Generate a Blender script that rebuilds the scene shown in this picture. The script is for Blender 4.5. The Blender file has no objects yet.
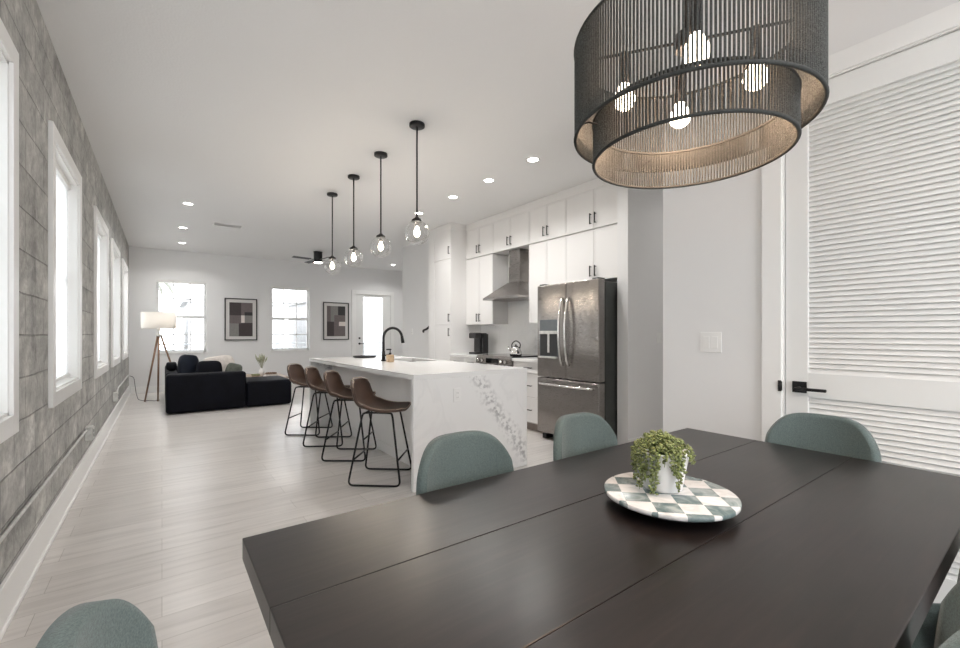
import bpy, bmesh, math, random
from mathutils import Vector, Matrix
PI = math.pi
S = bpy.context.scene
COL = S.collection
random.seed(7)

# ---------------------------------------------------------------- camera
cam_d = bpy.data.cameras.new('camera')
cam = bpy.data.objects.new('camera', cam_d)
COL.objects.link(cam)
cam_d.sensor_width = 36.0
cam_d.lens = 36.0 * 431.64 / 960
cam_d.shift_y = (333.93 - 324) / 960
cam_d.clip_start = 0.02
cam.location = (0, 0, 1.235)
cam.rotation_euler = (PI / 2, 0, -math.radians(36.3825))
S.camera = cam
# ---------------------------------------------------------------- sky, daylight, exposure
W = bpy.data.worlds.new('sky')
S.world = W
W.use_nodes = True
bg = W.node_tree.nodes['Background']
bg.inputs[0].default_value = (0.96, 0.975, 1.0, 1)
bg.inputs[1].default_value = 4.0
S.view_settings.view_transform = 'Standard'
S.view_settings.look = 'None'
S.view_settings.gamma = 1
S.view_settings.use_curve_mapping = False
S.view_settings.exposure = 0.80
S.cycles.max_bounces = 10
S.cycles.diffuse_bounces = 6
S.cycles.glossy_bounces = 4
S.cycles.transmission_bounces = 6
S.cycles.transparent_max_bounces = 16
S.cycles.caustics_reflective = False
S.cycles.caustics_refractive = False
S.cycles.sample_clamp_indirect = 4.0
S.cycles.use_denoising = True
CAN_POWER = 8.5


def portal(name, loc, rot, sx, sy):
    d = bpy.data.lights.new(name, 'AREA')
    d.shape = 'RECTANGLE'
    d.size = sx
    d.size_y = sy
    d.cycles.is_portal = True
    o = bpy.data.objects.new(name, d)
    o.location = loc
    o.rotation_euler = rot
    COL.objects.link(o)


# ---------------------------------------------------------------- materials
MATS = {}


def M(name, color=(.8, .8, .8), rough=.5, metal=0.0, emit=None, estr=0.0, spec=None, sheen=0.0, coat=0.0, alpha=None,
      noise=None, bump=None, stretch=None, trans=0.0):
    """procedural principled material; noise=(scale, amount), bump=(scale, strength), stretch = xyz scale of the coords"""
    if name in MATS:
        return MATS[name]
    m = bpy.data.materials.new(name)
    m.use_nodes = True
    nt = m.node_tree
    b = nt.nodes['Principled BSDF']
    b.inputs['Base Color'].default_value = (*color, 1)
    b.inputs['Roughness'].default_value = rough
    b.inputs['Metallic'].default_value = metal
    if spec is not None:
        b.inputs['Specular IOR Level'].default_value = spec
    if sheen:
        b.inputs['Sheen Weight'].default_value = sheen
        b.inputs['Sheen Roughness'].default_value = .4
    if coat:
        b.inputs['Coat Weight'].default_value = coat
    if trans:
        b.inputs['Transmission Weight'].default_value = trans
    if emit:
        b.inputs['Emission Color'].default_value = (*emit, 1)
        b.inputs['Emission Strength'].default_value = estr
    L = nt.links.new
    co = None
    if noise or bump:
        tc = nt.nodes.new('ShaderNodeTexCoord')
        mp = nt.nodes.new('ShaderNodeMapping')
        L(tc.outputs['Object'], mp.inputs[0])
        if stretch:
            mp.inputs['Scale'].default_value = stretch
        co = mp.outputs[0]
    if noise:
        n = nt.nodes.new('ShaderNodeTexNoise')
        n.inputs['Scale'].default_value = noise[0]
        n.inputs['Detail'].default_value = 5
        L(co, n.inputs[0])
        r = nt.nodes.new('ShaderNodeValToRGB')
        a = noise[1]
        r.color_ramp.elements[0].position = .3
        r.color_ramp.elements[1].position = .7
        r.color_ramp.elements[0].color = (*[c * (1 - a) for c in color], 1)
        r.color_ramp.elements[1].color = (*[min(1, c * (1 + a)) for c in color], 1)
        L(n.outputs[0], r.inputs[0])
        L(r.outputs[0], b.inputs['Base Color'])
    if bump:
        n = nt.nodes.new('ShaderNodeTexNoise')
        n.inputs['Scale'].default_value = bump[0]
        n.inputs['Detail'].default_value = 3
        L(co, n.inputs[0])
        bp = nt.nodes.new('ShaderNodeBump')
        bp.inputs['Strength'].default_value = bump[1]
        bp.inputs['Distance'].default_value = .01
        L(n.outputs[0], bp.inputs['Height'])
        L(bp.outputs[0], b.inputs['Normal'])
    MATS[name] = m
    return m


def nodes(name):
    m = bpy.data.materials.new(name)
    m.use_nodes = True
    nt = m.node_tree
    MATS[name] = m
    return m, nt, nt.nodes['Principled BSDF'], nt.links.new


def ramp(nt, stops):
    r = nt.nodes.new('ShaderNodeValToRGB')
    e = r.color_ramp.elements
    while len(e) > 1:
        e.remove(e[-1])
    for i, (p, c) in enumerate(stops):
        k = e[0] if i == 0 else e.new(p)
        k.position = p
        k.color = (*c, 1) if len(c) == 3 else c
    return r


def mat_block():
    m, nt, b, L = nodes('painted_block')
    tc = nt.nodes.new('ShaderNodeTexCoord')
    sp = nt.nodes.new('ShaderNodeSeparateXYZ')
    cb = nt.nodes.new('ShaderNodeCombineXYZ')
    L(tc.outputs['Object'], sp.inputs[0])
    L(sp.outputs[1], cb.inputs[0])
    L(sp.outputs[2], cb.inputs[1])
    br = nt.nodes.new('ShaderNodeTexBrick')
    br.inputs['Scale'].default_value = 1
    br.inputs['Brick Width'].default_value = .406
    br.inputs['Row Height'].default_value = .2032
    br.inputs['Mortar Size'].default_value = .005
    br.inputs['Mortar Smooth'].default_value = .6
    br.inputs['Color1'].default_value = (.36, .357, .341, 1)
    br.inputs['Color2'].default_value = (.44, .437, .42, 1)
    br.inputs['Mortar'].default_value = (.30, .297, .283, 1)
    wob = nt.nodes.new('ShaderNodeTexNoise')
    wob.inputs['Scale'].default_value = 3.0
    L(tc.outputs['Object'], wob.inputs[0])
    mx = nt.nodes.new('ShaderNodeMix')
    mx.data_type = 'VECTOR'
    mx.inputs['Factor'].default_value = .012
    L(cb.outputs[0], mx.inputs[4])
    L(wob.outputs[1], mx.inputs[5])
    L(mx.outputs[1], br.inputs['Vector'])
    n1 = nt.nodes.new('ShaderNodeTexNoise')
    n1.inputs['Scale'].default_value = 4.2
    n1.inputs['Detail'].default_value = 10
    n1.inputs['Distortion'].default_value = .15
    n1.inputs['Roughness'].default_value = .65
    L(tc.outputs['Object'], n1.inputs[0])
    r1 = ramp(nt, [(.34, (.62, .62, .62)), (.46, (.94, .94, .94)), (.55, (1.0, 1.0, 1.0)), (.66, (1.4, 1.4, 1.38))])
    L(n1.outputs[0], r1.inputs[0])
    mul = nt.nodes.new('ShaderNodeMix')
    mul.data_type = 'RGBA'
    mul.blend_type = 'MULTIPLY'
    mul.inputs[0].default_value = 1
    L(br.outputs[0], mul.inputs[6])
    L(r1.outputs[0], mul.inputs[7])
    n3 = nt.nodes.new('ShaderNodeTexNoise')
    n3.inputs['Scale'].default_value = 17
    n3.inputs['Detail'].default_value = 10
    n3.inputs['Roughness'].default_value = .7
    L(tc.outputs['Object'], n3.inputs[0])
    r3 = ramp(nt, [(.34, (.76, .76, .76)), (.48, (.98, .98, .98)), (.64, (1.2, 1.2, 1.2))])
    L(n3.outputs[0], r3.inputs[0])
    mu2 = nt.nodes.new('ShaderNodeMix')
    mu2.data_type = 'RGBA'
    mu2.blend_type = 'MULTIPLY'
    mu2.inputs[0].default_value = 1
    L(mul.outputs[2], mu2.inputs[6])
    L(r3.outputs[0], mu2.inputs[7])
    L(mu2.outputs[2], b.inputs['Base Color'])
    b.inputs['Roughness'].default_value = .75
    n2 = nt.nodes.new('ShaderNodeTexNoise')
    n2.inputs['Scale'].default_value = 38
    n2.inputs['Detail'].default_value = 6
    L(tc.outputs['Object'], n2.inputs[0])
    ad = nt.nodes.new('ShaderNodeMath')
    ad.operation = 'MULTIPLY_ADD'
    ad.inputs[1].default_value = -1.6
    L(br.outputs['Fac'], ad.inputs[0])
    L(n2.outputs[0], ad.inputs[2])
    bp = nt.nodes.new('ShaderNodeBump')
    bp.inputs['Strength'].default_value = .9
    bp.inputs['Distance'].default_value = .008
    L(ad.outputs[0], bp.inputs['Height'])
    L(bp.outputs[0], b.inputs['Normal'])
    return m


def mat_floor():
    m, nt, b, L = nodes('plank_floor')
    tc = nt.nodes.new('ShaderNodeTexCoord')
    br = nt.nodes.new('ShaderNodeTexBrick')
    br.offset = .37
    br.inputs['Scale'].default_value = 1
    br.inputs['Brick Width'].default_value = 1.22
    br.inputs['Row Height'].default_value = .18
    br.inputs['Mortar Size'].default_value = .0012
    br.inputs['Mortar Smooth'].default_value = .3
    br.inputs['Color1'].default_value = (.59, .56, .535, 1)
    br.inputs['Color2'].default_value = (.66, .63, .605, 1)
    br.inputs['Mortar'].default_value = (.33, .30, .275, 1)
    L(tc.outputs['Object'], br.inputs['Vector'])
    mp = nt.nodes.new('ShaderNodeMapping')
    mp.inputs['Scale'].default_value = (1.1, 14, 1)
    L(tc.outputs['Object'], mp.inputs[0])
    n = nt.nodes.new('ShaderNodeTexNoise')
    n.inputs['Scale'].default_value = 1.6
    n.inputs['Detail'].default_value = 8
    n.inputs['Roughness'].default_value = .6
    n.inputs['Distortion'].default_value = .6
    L(mp.outputs[0], n.inputs[0])
    r = ramp(nt, [(.3, (.84, .835, .83)), (.5, (.98, .98, .98)), (.72, (1.07, 1.07, 1.07))])
    L(n.outputs[0], r.inputs[0])
    mul = nt.nodes.new('ShaderNodeMix')
    mul.data_type = 'RGBA'
    mul.blend_type = 'MULTIPLY'
    mul.inputs[0].default_value = 1
    L(br.outputs[0], mul.inputs[6])
    L(r.outputs[0], mul.inputs[7])
    L(mul.outputs[2], b.inputs['Base Color'])
    b.inputs['Roughness'].default_value = .30
    bp = nt.nodes.new('ShaderNodeBump')
    bp.inputs['Strength'].default_value = .12
    bp.inputs['Distance'].default_value = .002
    L(n.outputs[0], bp.inputs['Height'])
    L(bp.outputs[0], b.inputs['Normal'])
    return m


def mat_quartz(name, scale=1.0, offs=(0, 0, 0), dirv=(1, 0, 1), heavy=.5, width=.06, speck=26):
    """white quartz; one broad speckled grey vein along a distorted plane, plus fine veins"""
    m, nt, b, L = nodes(name)
    tc = nt.nodes.new('ShaderNodeTexCoord')
    n0 = nt.nodes.new('ShaderNodeTexNoise')
    n0.inputs['Scale'].default_value = 2.6
    n0.inputs['Detail'].default_value = 4
    L(tc.outputs['Object'], n0.inputs[0])
    # broad vein
    dt = nt.nodes.new('ShaderNodeVectorMath')
    dt.operation = 'DOT_PRODUCT'
    dt.inputs[1].default_value = dirv
    L(tc.outputs['Object'], dt.inputs[0])
    a = nt.nodes.new('ShaderNodeMath')
    a.operation = 'MULTIPLY_ADD'
    a.inputs[1].default_value = .16
    L(n0.outputs[0], a.inputs[0])
    L(dt.outputs['Value'], a.inputs[2])
    c = nt.nodes.new('ShaderNodeMath')
    c.operation = 'SUBTRACT'
    c.inputs[1].default_value = offs[0]
    L(a.outputs[0], c.inputs[0])
    ab = nt.nodes.new('ShaderNodeMath')
    ab.operation = 'ABSOLUTE'
    L(c.outputs[0], ab.inputs[0])
    band = nt.nodes.new('ShaderNodeMapRange')
    band.inputs[1].default_value = width
    band.inputs[2].default_value = 0
    L(ab.outputs[0], band.inputs[0])
    sp = nt.nodes.new('ShaderNodeTexNoise')
    sp.inputs['Scale'].default_value = speck
    sp.inputs['Detail'].default_value = 5
    L(tc.outputs['Object'], sp.inputs[0])
    rs = ramp(nt, [(.45, (0, 0, 0)), (.62, (1, 1, 1))])
    L(sp.outputs[0], rs.inputs[0])
    mm = nt.nodes.new('ShaderNodeMath')
    mm.operation = 'MULTIPLY'
    L(band.outputs[0], mm.inputs[0])
    L(rs.outputs[0], mm.inputs[1])
    # fine veins
    n1 = nt.nodes.new('ShaderNodeTexNoise')
    n1.inputs['Scale'].default_value = 1.3 * scale
    n1.inputs['Detail'].default_value = 6
    n1.inputs['Distortion'].default_value = 1.2
    L(tc.outputs['Object'], n1.inputs[0])
    rf = ramp(nt, [(.475, (0, 0, 0)), (.5, (.09, .09, .09)), (.525, (0, 0, 0))])
    L(n1.outputs[0], rf.inputs[0])
    mxx = nt.nodes.new('ShaderNodeMath')
    mxx.operation = 'MAXIMUM'
    L(mm.outputs[0], mxx.inputs[0])
    L(rf.outputs[0], mxx.inputs[1])
    mu = nt.nodes.new('ShaderNodeMath')
    mu.operation = 'MULTIPLY'
    mu.inputs[1].default_value = heavy
    mu.use_clamp = True
    L(mxx.outputs[0], mu.inputs[0])
    mix = nt.nodes.new('ShaderNodeMix')
    mix.data_type = 'RGBA'
    mix.inputs[6].default_value = (.83, .83, .825, 1)
    mix.inputs[7].default_value = (.34, .34, .35, 1)
    L(mu.outputs[0], mix.inputs[0])
    L(mix.outputs[2], b.inputs['Base Color'])
    b.inputs['Roughness'].default_value = .16
    return m


def mat_glass(name, fac=.08, tint=(1, 1, 1), rough=.02, power=1.0):
    """thin clear glass: see-through with a fresnel reflection"""
    m = bpy.data.materials.new(name)
    m.use_nodes = True
    nt = m.node_tree
    nt.nodes.clear()
    L = nt.links.new
    o = nt.nodes.new('ShaderNodeOutputMaterial')
    t = nt.nodes.new('ShaderNodeBsdfTransparent')
    t.inputs[0].default_value = (*tint, 1)
    g = nt.nodes.new('ShaderNodeBsdfGlossy')
    g.inputs['Roughness'].default_value = rough
    lw = nt.nodes.new('ShaderNodeLayerWeight')
    lw.inputs[0].default_value = .35
    ma = nt.nodes.new('ShaderNodeMath')
    ma.operation = 'MULTIPLY_ADD'
    ma.inputs[1].default_value = power
    ma.inputs[2].default_value = fac
    ma.use_clamp = True
    L(lw.outputs['Facing'], ma.inputs[0])
    x = nt.nodes.new('ShaderNodeMixShader')
    L(ma.outputs[0], x.inputs[0])
    L(t.outputs[0], x.inputs[1])
    L(g.outputs[0], x.inputs[2])
    L(x.outputs[0], o.inputs[0])
    MATS[name] = m
    return m


def mat_translucent(name, color, k=.55, see=0.0):
    m = bpy.data.materials.new(name)
    m.use_nodes = True
    nt = m.node_tree
    nt.nodes.clear()
    L = nt.links.new
    o = nt.nodes.new('ShaderNodeOutputMaterial')
    d = nt.nodes.new('ShaderNodeBsdfDiffuse')
    t = nt.nodes.new('ShaderNodeBsdfTranslucent')
    n = nt.nodes.new('ShaderNodeTexNoise')
    n.inputs['Scale'].default_value = 60
    rr = ramp(nt, [(.3, tuple(c * .96 for c in color)), (.7, color)])
    L(n.outputs[0], rr.inputs[0])
    L(rr.outputs[0], d.inputs[0])
    L(rr.outputs[0], t.inputs[0])
    x = nt.nodes.new('ShaderNodeMixShader')
    x.inputs[0].default_value = k
    L(d.outputs[0], x.inputs[1])
    L(t.outputs[0], x.inputs[2])
    if see:
        tp = nt.nodes.new('ShaderNodeBsdfTransparent')
        y = nt.nodes.new('ShaderNodeMixShader')
        y.inputs[0].default_value = see
        L(x.outputs[0], y.inputs[1])
        L(tp.outputs[0], y.inputs[2])
        x = y
    L(x.outputs[0], o.inputs[0])
    MATS[name] = m
    return m


def mat_wood_table():
    m, nt, b, L = nodes('espresso_wood')
    tc = nt.nodes.new('ShaderNodeTexCoord')
    mp = nt.nodes.new('ShaderNodeMapping')
    mp.inputs['Scale'].default_value = (1.2, 16, 4)
    L(tc.outputs['Object'], mp.inputs[0])
    n = nt.nodes.new('ShaderNodeTexNoise')
    n.inputs['Scale'].default_value = 3
    n.inputs['Detail'].default_value = 9
    n.inputs['Distortion'].default_value = .8
    L(mp.outputs[0], n.inputs[0])
    r = ramp(nt, [(.3, (.0095, .007, .0065)), (.55, (.015, .0105, .0095)), (.75, (.024, .016, .014))])
    L(n.outputs[0], r.inputs[0])
    L(r.outputs[0], b.inputs['Base Color'])
    n2 = nt.nodes.new('ShaderNodeTexNoise')
    n2.inputs['Scale'].default_value = 2.5
    n2.inputs['Detail'].default_value = 6
    L(tc.outputs['Object'], n2.inputs[0])
    r2 = ramp(nt, [(.3, (.295, .295, .295)), (.7, (.325, .325, .325))])
    L(n2.outputs[0], r2.inputs[0])
    L(r2.outputs[0], b.inputs['Roughness'])
    b.inputs['Specular IOR Level'].default_value = .5
    bp = nt.nodes.new('ShaderNodeBump')
    bp.inputs['Strength'].default_value = .08
    bp.inputs['Distance'].default_value = .002
    L(n.outputs[0], bp.inputs['Height'])
    L(bp.outputs[0], b.inputs['Normal'])
    return m


def mat_steel():
    m, nt, b, L = nodes('brushed_steel')
    b.inputs['Metallic'].default_value = 1
    b.inputs['Base Color'].default_value = (.32, .298, .285, 1)
    tc = nt.nodes.new('ShaderNodeTexCoord')
    mp = nt.nodes.new('ShaderNodeMapping')
    mp.inputs['Scale'].default_value = (6, 6, 300)
    L(tc.outputs['Object'], mp.inputs[0])
    n = nt.nodes.new('ShaderNodeTexNoise')
    n.inputs['Scale'].default_value = 3
    n.inputs['Detail'].default_value = 3
    L(mp.outputs[0], n.inputs[0])
    r = ramp(nt, [(.2, (.23, .23, .23)), (.8, (.33, .33, .33))])
    L(n.outputs[0], r.inputs[0])
    L(r.outputs[0], b.inputs['Roughness'])
    mp2 = nt.nodes.new('ShaderNodeMapping')
    mp2.inputs['Scale'].default_value = (1, 2.4, .22)
    L(tc.outputs['Object'], mp2.inputs[0])
    w = nt.nodes.new('ShaderNodeTexNoise')
    w.inputs['Scale'].default_value = 1.6
    w.inputs['Detail'].default_value = 0
    L(mp2.outputs[0], w.inputs[0])
    bp = nt.nodes.new('ShaderNodeBump')
    bp.inputs['Strength'].default_value = .14
    bp.inputs['Distance'].default_value = .03
    L(w.outputs[0], bp.inputs['Height'])
    L(bp.outputs[0], b.inputs['Normal'])
    return m


def mat_checker():
    m, nt, b, L = nodes('marble_checker')
    tc = nt.nodes.new('ShaderNodeTexCoord')
    mp = nt.nodes.new('ShaderNodeMapping')
    mp.inputs['Rotation'].default_value = (0, 0, math.radians(45))
    mp.inputs['Location'].default_value = (.0685, .026, .5)
    L(tc.outputs['Object'], mp.inputs[0])
    c = nt.nodes.new('ShaderNodeTexChecker')
    c.inputs['Scale'].default_value = 1 / .065
    L(mp.outputs[0], c.inputs[0])
    n = nt.nodes.new('ShaderNodeTexNoise')
    n.inputs['Scale'].default_value = 16
    n.inputs['Detail'].default_value = 8
    n.inputs['Distortion'].default_value = 1.5
    L(tc.outputs['Object'], n.inputs[0])
    g = ramp(nt, [(.3, (.10, .15, .15)), (.5, (.20, .25, .25)), (.7, (.40, .44, .43))])
    w = ramp(nt, [(.35, (.66, .64, .62)), (.6, (.83, .81, .79))])
    L(n.outputs[0], g.inputs[0])
    L(n.outputs[0], w.inputs[0])
    x = nt.nodes.new('ShaderNodeMix')
    x.data_type = 'RGBA'
    L(c.outputs['Fac'], x.inputs[0])
    L(g.outputs[0], x.inputs[6])
    L(w.outputs[0], x.inputs[7])
    L(x.outputs[2], b.inputs['Base Color'])
    b.inputs['Roughness'].default_value = .22
    return m


WALL = M('wall_paint', (.765, .765, .765), .6, bump=(220, .04))
CEIL = M('ceiling_paint', (.755, .755, .755), .8, bump=(70, .2))
TRIM = M('trim_paint', (.82, .82, .81), .32, noise=(3, .01))
DOORP = M('door_paint', (.78, .785, .775), .38, noise=(3, .01))
CAB = M('cabinet_paint', (.78, .772, .765), .35, noise=(2, .012))
CARC = M('cabinet_gap', (.42, .40, .385), .6, noise=(5, .05))
TOE = M('toe_kick_grey', (.24, .20, .18), .5, noise=(8, .1))
BLOCK = mat_block()
FLOOR = mat_floor()
QUARTZ = mat_quartz('island_quartz', offs=(2.71,), dirv=(.8, .12, .6), heavy=.85, width=.10)
QTOP = mat_quartz('worktop_quartz', offs=(40,), heavy=.35)
SPLASH = mat_quartz('splash_quartz', scale=1.6, offs=(3.95,), dirv=(0, .72, .55), heavy=.6, width=.3, speck=4)
GLASS = mat_glass('window_glass', .03)
GLOBE = mat_glass('globe_glass', .06, (.97, .97, .97), .04, .62)
SHADE = mat_translucent('window_shade_cloth', (.84, .87, .88), .5)
LSHADE = mat_translucent('lamp_shade_linen', (.88, .86, .83), .4)
TABLE = mat_wood_table()
STEEL = mat_steel()
CHECK = mat_checker()
CHROME = M('polished_steel', (.72, .71, .70), .14, 1, noise=(20, .05))
BLACKM = M('matte_black_metal', (.014, .014, .015), .38, .4, noise=(30, .2))
BLACKG = M('black_glass', (.008, .008, .009), .08, noise=(10, .1))
BLACKP = M('black_plastic', (.018, .018, .019), .35, noise=(20, .15))
DARKG = M('dark_grey_side', (.055, .06, .058), .45, .3, noise=(6, .1))
DISP = M('dispenser_grey', (.12, .135, .145), .35, noise=(8, .1))
TEAL = M('teal_fabric', (.118, .155, .150), .9, sheen=.2, noise=(300, .25), bump=(900, .25))
LEATHER = M('brown_leather', (.070, .040, .028), .48, noise=(9, .28), bump=(120, .15))
STITCH = M('pale_stitching', (.42, .33, .26), .7, noise=(60, .2))
VELVET = M('black_velvet', (.0025, .003, .006), .6, sheen=.01, spec=.12, noise=(6, .5), bump=(9, .5))
NAVY = M('navy_velvet', (.006, .009, .017), .6, sheen=.05, spec=.2, noise=(7, .5), bump=(9, .5))
CREAM = M('cream_cloth', (.62, .57, .53), .9, noise=(20, .12), bump=(30, .6))
OLIVE = M('grey_green_cloth', (.10, .11, .09), .9, noise=(20, .3), bump=(30, .6))
WALNUT = M('walnut_leg', (.20, .115, .07), .45, noise=(8, .25), stretch=(8, 8, 1))
PALEWOOD = M('pale_wood', (.42, .33, .26), .5, noise=(4, .2), stretch=(1, 10, 1))
POT = M('white_ceramic', (.80, .79, .79), .35, noise=(10, .015))
LEAF = M('leaf_green', (.21, .24, .085), .38, noise=(110, .8))
STEMC = M('stem_green', (.20, .24, .09), .6, noise=(60, .3))
SOIL = M('soil', (.05, .035, .025), .9, noise=(60, .4))
ROPE = M('charcoal_rope', (.072, .075, .071), .85, noise=(300, .55), bump=(420, .8))
ROPEIN = M('charcoal_rope_rim', (.03, .032, .03), .8, noise=(200, .3))
BRASS = M('brushed_brass', (.55, .40, .26), .35, .8, noise=(30, .1))
GALV = M('galvanised_steel', (.60, .60, .58), .4, .3, noise=(30, .15))
PLATE = M('switch_plate_white', (.80, .80, .79), .3, noise=(10, .01))
FILAM = M('warm_filament', (1, .8, .55), .5, emit=(1, .74, .45), estr=60)
BULBW = M('lit_bulb_glass', (1, .93, .85), .3, emit=(1, .86, .68), estr=9)
LEDW = M('lit_downlight_lens', (1, .98, .95), .4, emit=(1, .96, .9), estr=14)
SHELLG = M('grey_shell', (.12, .11, .10), .7, noise=(200, .2))
EXTW = M('stucco_white', (.40, .41, .42), .8, noise=(3, .05))
EXTG = M('grey_window_glass', (.2, .21, .22), .2, noise=(3, .2))
EXTR = M('railing_metal', (.22, .24, .25), .5, noise=(9, .1))
GROUND = M('pale_paving', (.50, .49, .47), .9, noise=(2, .1))
PALMT = M('palm_trunk', (.30, .26, .21), .9, noise=(20, .3))
PALML = M('palm_frond', (.30, .32, .28), .7, noise=(20, .3))


# ---------------------------------------------------------------- mesh helpers
def box(bm, x0, x1, y0, y1, z0, z1, bev=0.0, mi=0, seg=2, mat=None):
    g = bmesh.ops.create_cube(bm, size=1)
    v = g['verts']
    bmesh.ops.scale(bm, vec=(x1 - x0, y1 - y0, z1 - z0), verts=v)
    bmesh.ops.translate(bm, vec=((x0 + x1) / 2, (y0 + y1) / 2, (z0 + z1) / 2), verts=v)
    if mat is not None:
        bmesh.ops.transform(bm, matrix=mat, verts=v)
    fs = {f for q in v for f in q.link_faces}
    for f in fs:
        f.material_index = mi
    if bev > 0:
        es = list({e for q in v for e in q.link_edges})
        r = bmesh.ops.bevel(bm, geom=es, offset=bev, segments=seg, profile=.5, affect='EDGES')
        for f in r['faces']:
            f.material_index = mi
    return bm


def cyl(bm, p0, p1, r0, r1=None, n=16, mi=0, cap=True):
    p0, p1 = Vector(p0), Vector(p1)
    r1 = r0 if r1 is None else r1
    ax = (p1 - p0)
    q = ax.to_track_quat('Z', 'Y').to_matrix()
    A = [bm.verts.new(p0 + q @ Vector((r0 * math.cos(2 * PI * i / n), r0 * math.sin(2 * PI * i / n), 0))) for i in range(n)]
    B = [bm.verts.new(p1 + q @ Vector((r1 * math.cos(2 * PI * i / n), r1 * math.sin(2 * PI * i / n), 0))) for i in range(n)]
    for i in range(n):
        f = bm.faces.new((A[i], A[(i + 1) % n], B[(i + 1) % n], B[i]))
        f.material_index = mi
        f.smooth = True
    if cap:
        f = bm.faces.new(list(reversed(A)))
        f.material_index = mi
        f = bm.faces.new(B)
        f.material_index = mi
    return bm


def tube(bm, pts, r, n=8, mi=0, closed=False, smooth_corner=0.0):
    P = [Vector(p) for p in pts]
    if smooth_corner > 0:
        Q = []
        N = len(P)
        for i, p in enumerate(P):
            if not closed and i in (0, N - 1):
                Q.append(p)
                continue
            a, c = P[i - 1], P[(i + 1) % N]
            ra = min(smooth_corner, (a - p).length * .45)
            rc = min(smooth_corner, (c - p).length * .45)
            s0 = p + (a - p).normalized() * ra
            s1 = p + (c - p).normalized() * rc
            for k in range(6):
                t = k / 5
                Q.append(s0 * (1 - t) ** 2 + p * 2 * t * (1 - t) + s1 * t * t)
        P = Q
    N = len(P)
    rings = []
    up = None
    for i in range(N):
        if closed:
            d = (P[(i + 1) % N] - P[i - 1]).normalized()
        else:
            d = (P[min(i + 1, N - 1)] - P[max(i - 1, 0)]).normalized()
        if up is None:
            up = Vector((0, 0, 1)) if abs(d.z) < .9 else Vector((1, 0, 0))
        a = d.cross(up)
        if a.length < 1e-5:
            a = d.cross(Vector((.3, 1, .2)))
        a.normalize()
        b = a.cross(d).normalized()
        up = b
        rr = r[i] if isinstance(r, (list, tuple)) else r
        rings.append([bm.verts.new(P[i] + a * rr * math.cos(2 * PI * k / n) + b * rr * math.sin(2 * PI * k / n)) for k in range(n)])
    for i in range(N if closed else N - 1):
        A, B = rings[i], rings[(i + 1) % N]
        for k in range(n):
            f = bm.faces.new((A[k], A[(k + 1) % n], B[(k + 1) % n], B[k]))
            f.smooth = True
            f.material_index = mi
    if not closed:
        f = bm.faces.new(list(reversed(rings[0])))
        f.material_index = mi
        f = bm.faces.new(rings[-1])
        f.material_index = mi
    return bm


def lathe(bm, prof, c=(0, 0, 0), n=32, mi=0, smooth=True):
    """prof: list of (r, z); r=0 ends close with a point"""
    c = Vector(c)
    rings = []
    for r, z in prof:
        if r <= 1e-6:
            rings.append([bm.verts.new(c + Vector((0, 0, z)))])
        else:
            rings.append([bm.verts.new(c + Vector((r * math.cos(2 * PI * k / n), r * math.sin(2 * PI * k / n), z))) for k in range(n)])
    for A, B in zip(rings, rings[1:]):
        for k in range(n):
            a0, a1 = A[k % len(A)], A[(k + 1) % len(A)]
            b0, b1 = B[k % len(B)], B[(k + 1) % len(B)]
            vs = []
            for v in (a0, a1, b1, b0):
                if v not in vs:
                    vs.append(v)
            if len(vs) > 2:
                f = bm.faces.new(vs)
                f.smooth = smooth
                f.material_index = mi
    return bm


def grid_shell(bm, fn, nu, nv, thick, mi=0, mi_back=None, mi_rim=None):
    """closed shell from a surface fn(u,v)->Vector, offset along its normal by thick"""
    P = [[fn(i / nu, j / nv) for j in range(nv + 1)] for i in range(nu + 1)]
    Nn = [[None] * (nv + 1) for _ in range(nu + 1)]
    for i in range(nu + 1):
        for j in range(nv + 1):
            du = P[min(i + 1, nu)][j] - P[max(i - 1, 0)][j]
            dv = P[i][min(j + 1, nv)] - P[i][max(j - 1, 0)]
            n = du.cross(dv)
            Nn[i][j] = n.normalized() if n.length > 1e-9 else Vector((0, 0, 1))
    A = [[bm.verts.new(P[i][j] + Nn[i][j] * thick / 2) for j in range(nv + 1)] for i in range(nu + 1)]
    B = [[bm.verts.new(P[i][j] - Nn[i][j] * thick / 2) for j in range(nv + 1)] for i in range(nu + 1)]

    def F(vs, m):
        f = bm.faces.new(vs)
        f.smooth = True
        f.material_index = m
    for i in range(nu):
        for j in range(nv):
            F((A[i][j], A[i + 1][j], A[i + 1][j + 1], A[i][j + 1]), mi)
            F((B[i][j], B[i][j + 1], B[i + 1][j + 1], B[i + 1][j]), mi if mi_back is None else mi_back)
    mr = mi if mi_rim is None else mi_rim
    for i in range(nu):
        F((A[i][0], B[i][0], B[i + 1][0], A[i + 1][0]), mr)
        F((A[i][nv], A[i + 1][nv], B[i + 1][nv], B[i][nv]), mr)
    for j in range(nv):
        F((A[0][j], A[0][j + 1], B[0][j + 1], B[0][j]), mr)
        F((A[nu][j], B[nu][j], B[nu][j + 1], A[nu][j + 1]), mr)
    return bm


def local(parent):
    m = Matrix.Identity(4)
    ch = []
    p = parent
    while p is not None:
        ch.append(p)
        p = p.parent
    for p in reversed(ch):
        m = m @ p.matrix_parent_inverse @ Matrix.LocRotScale(p.location, p.rotation_euler, p.scale)
    return m


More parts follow.
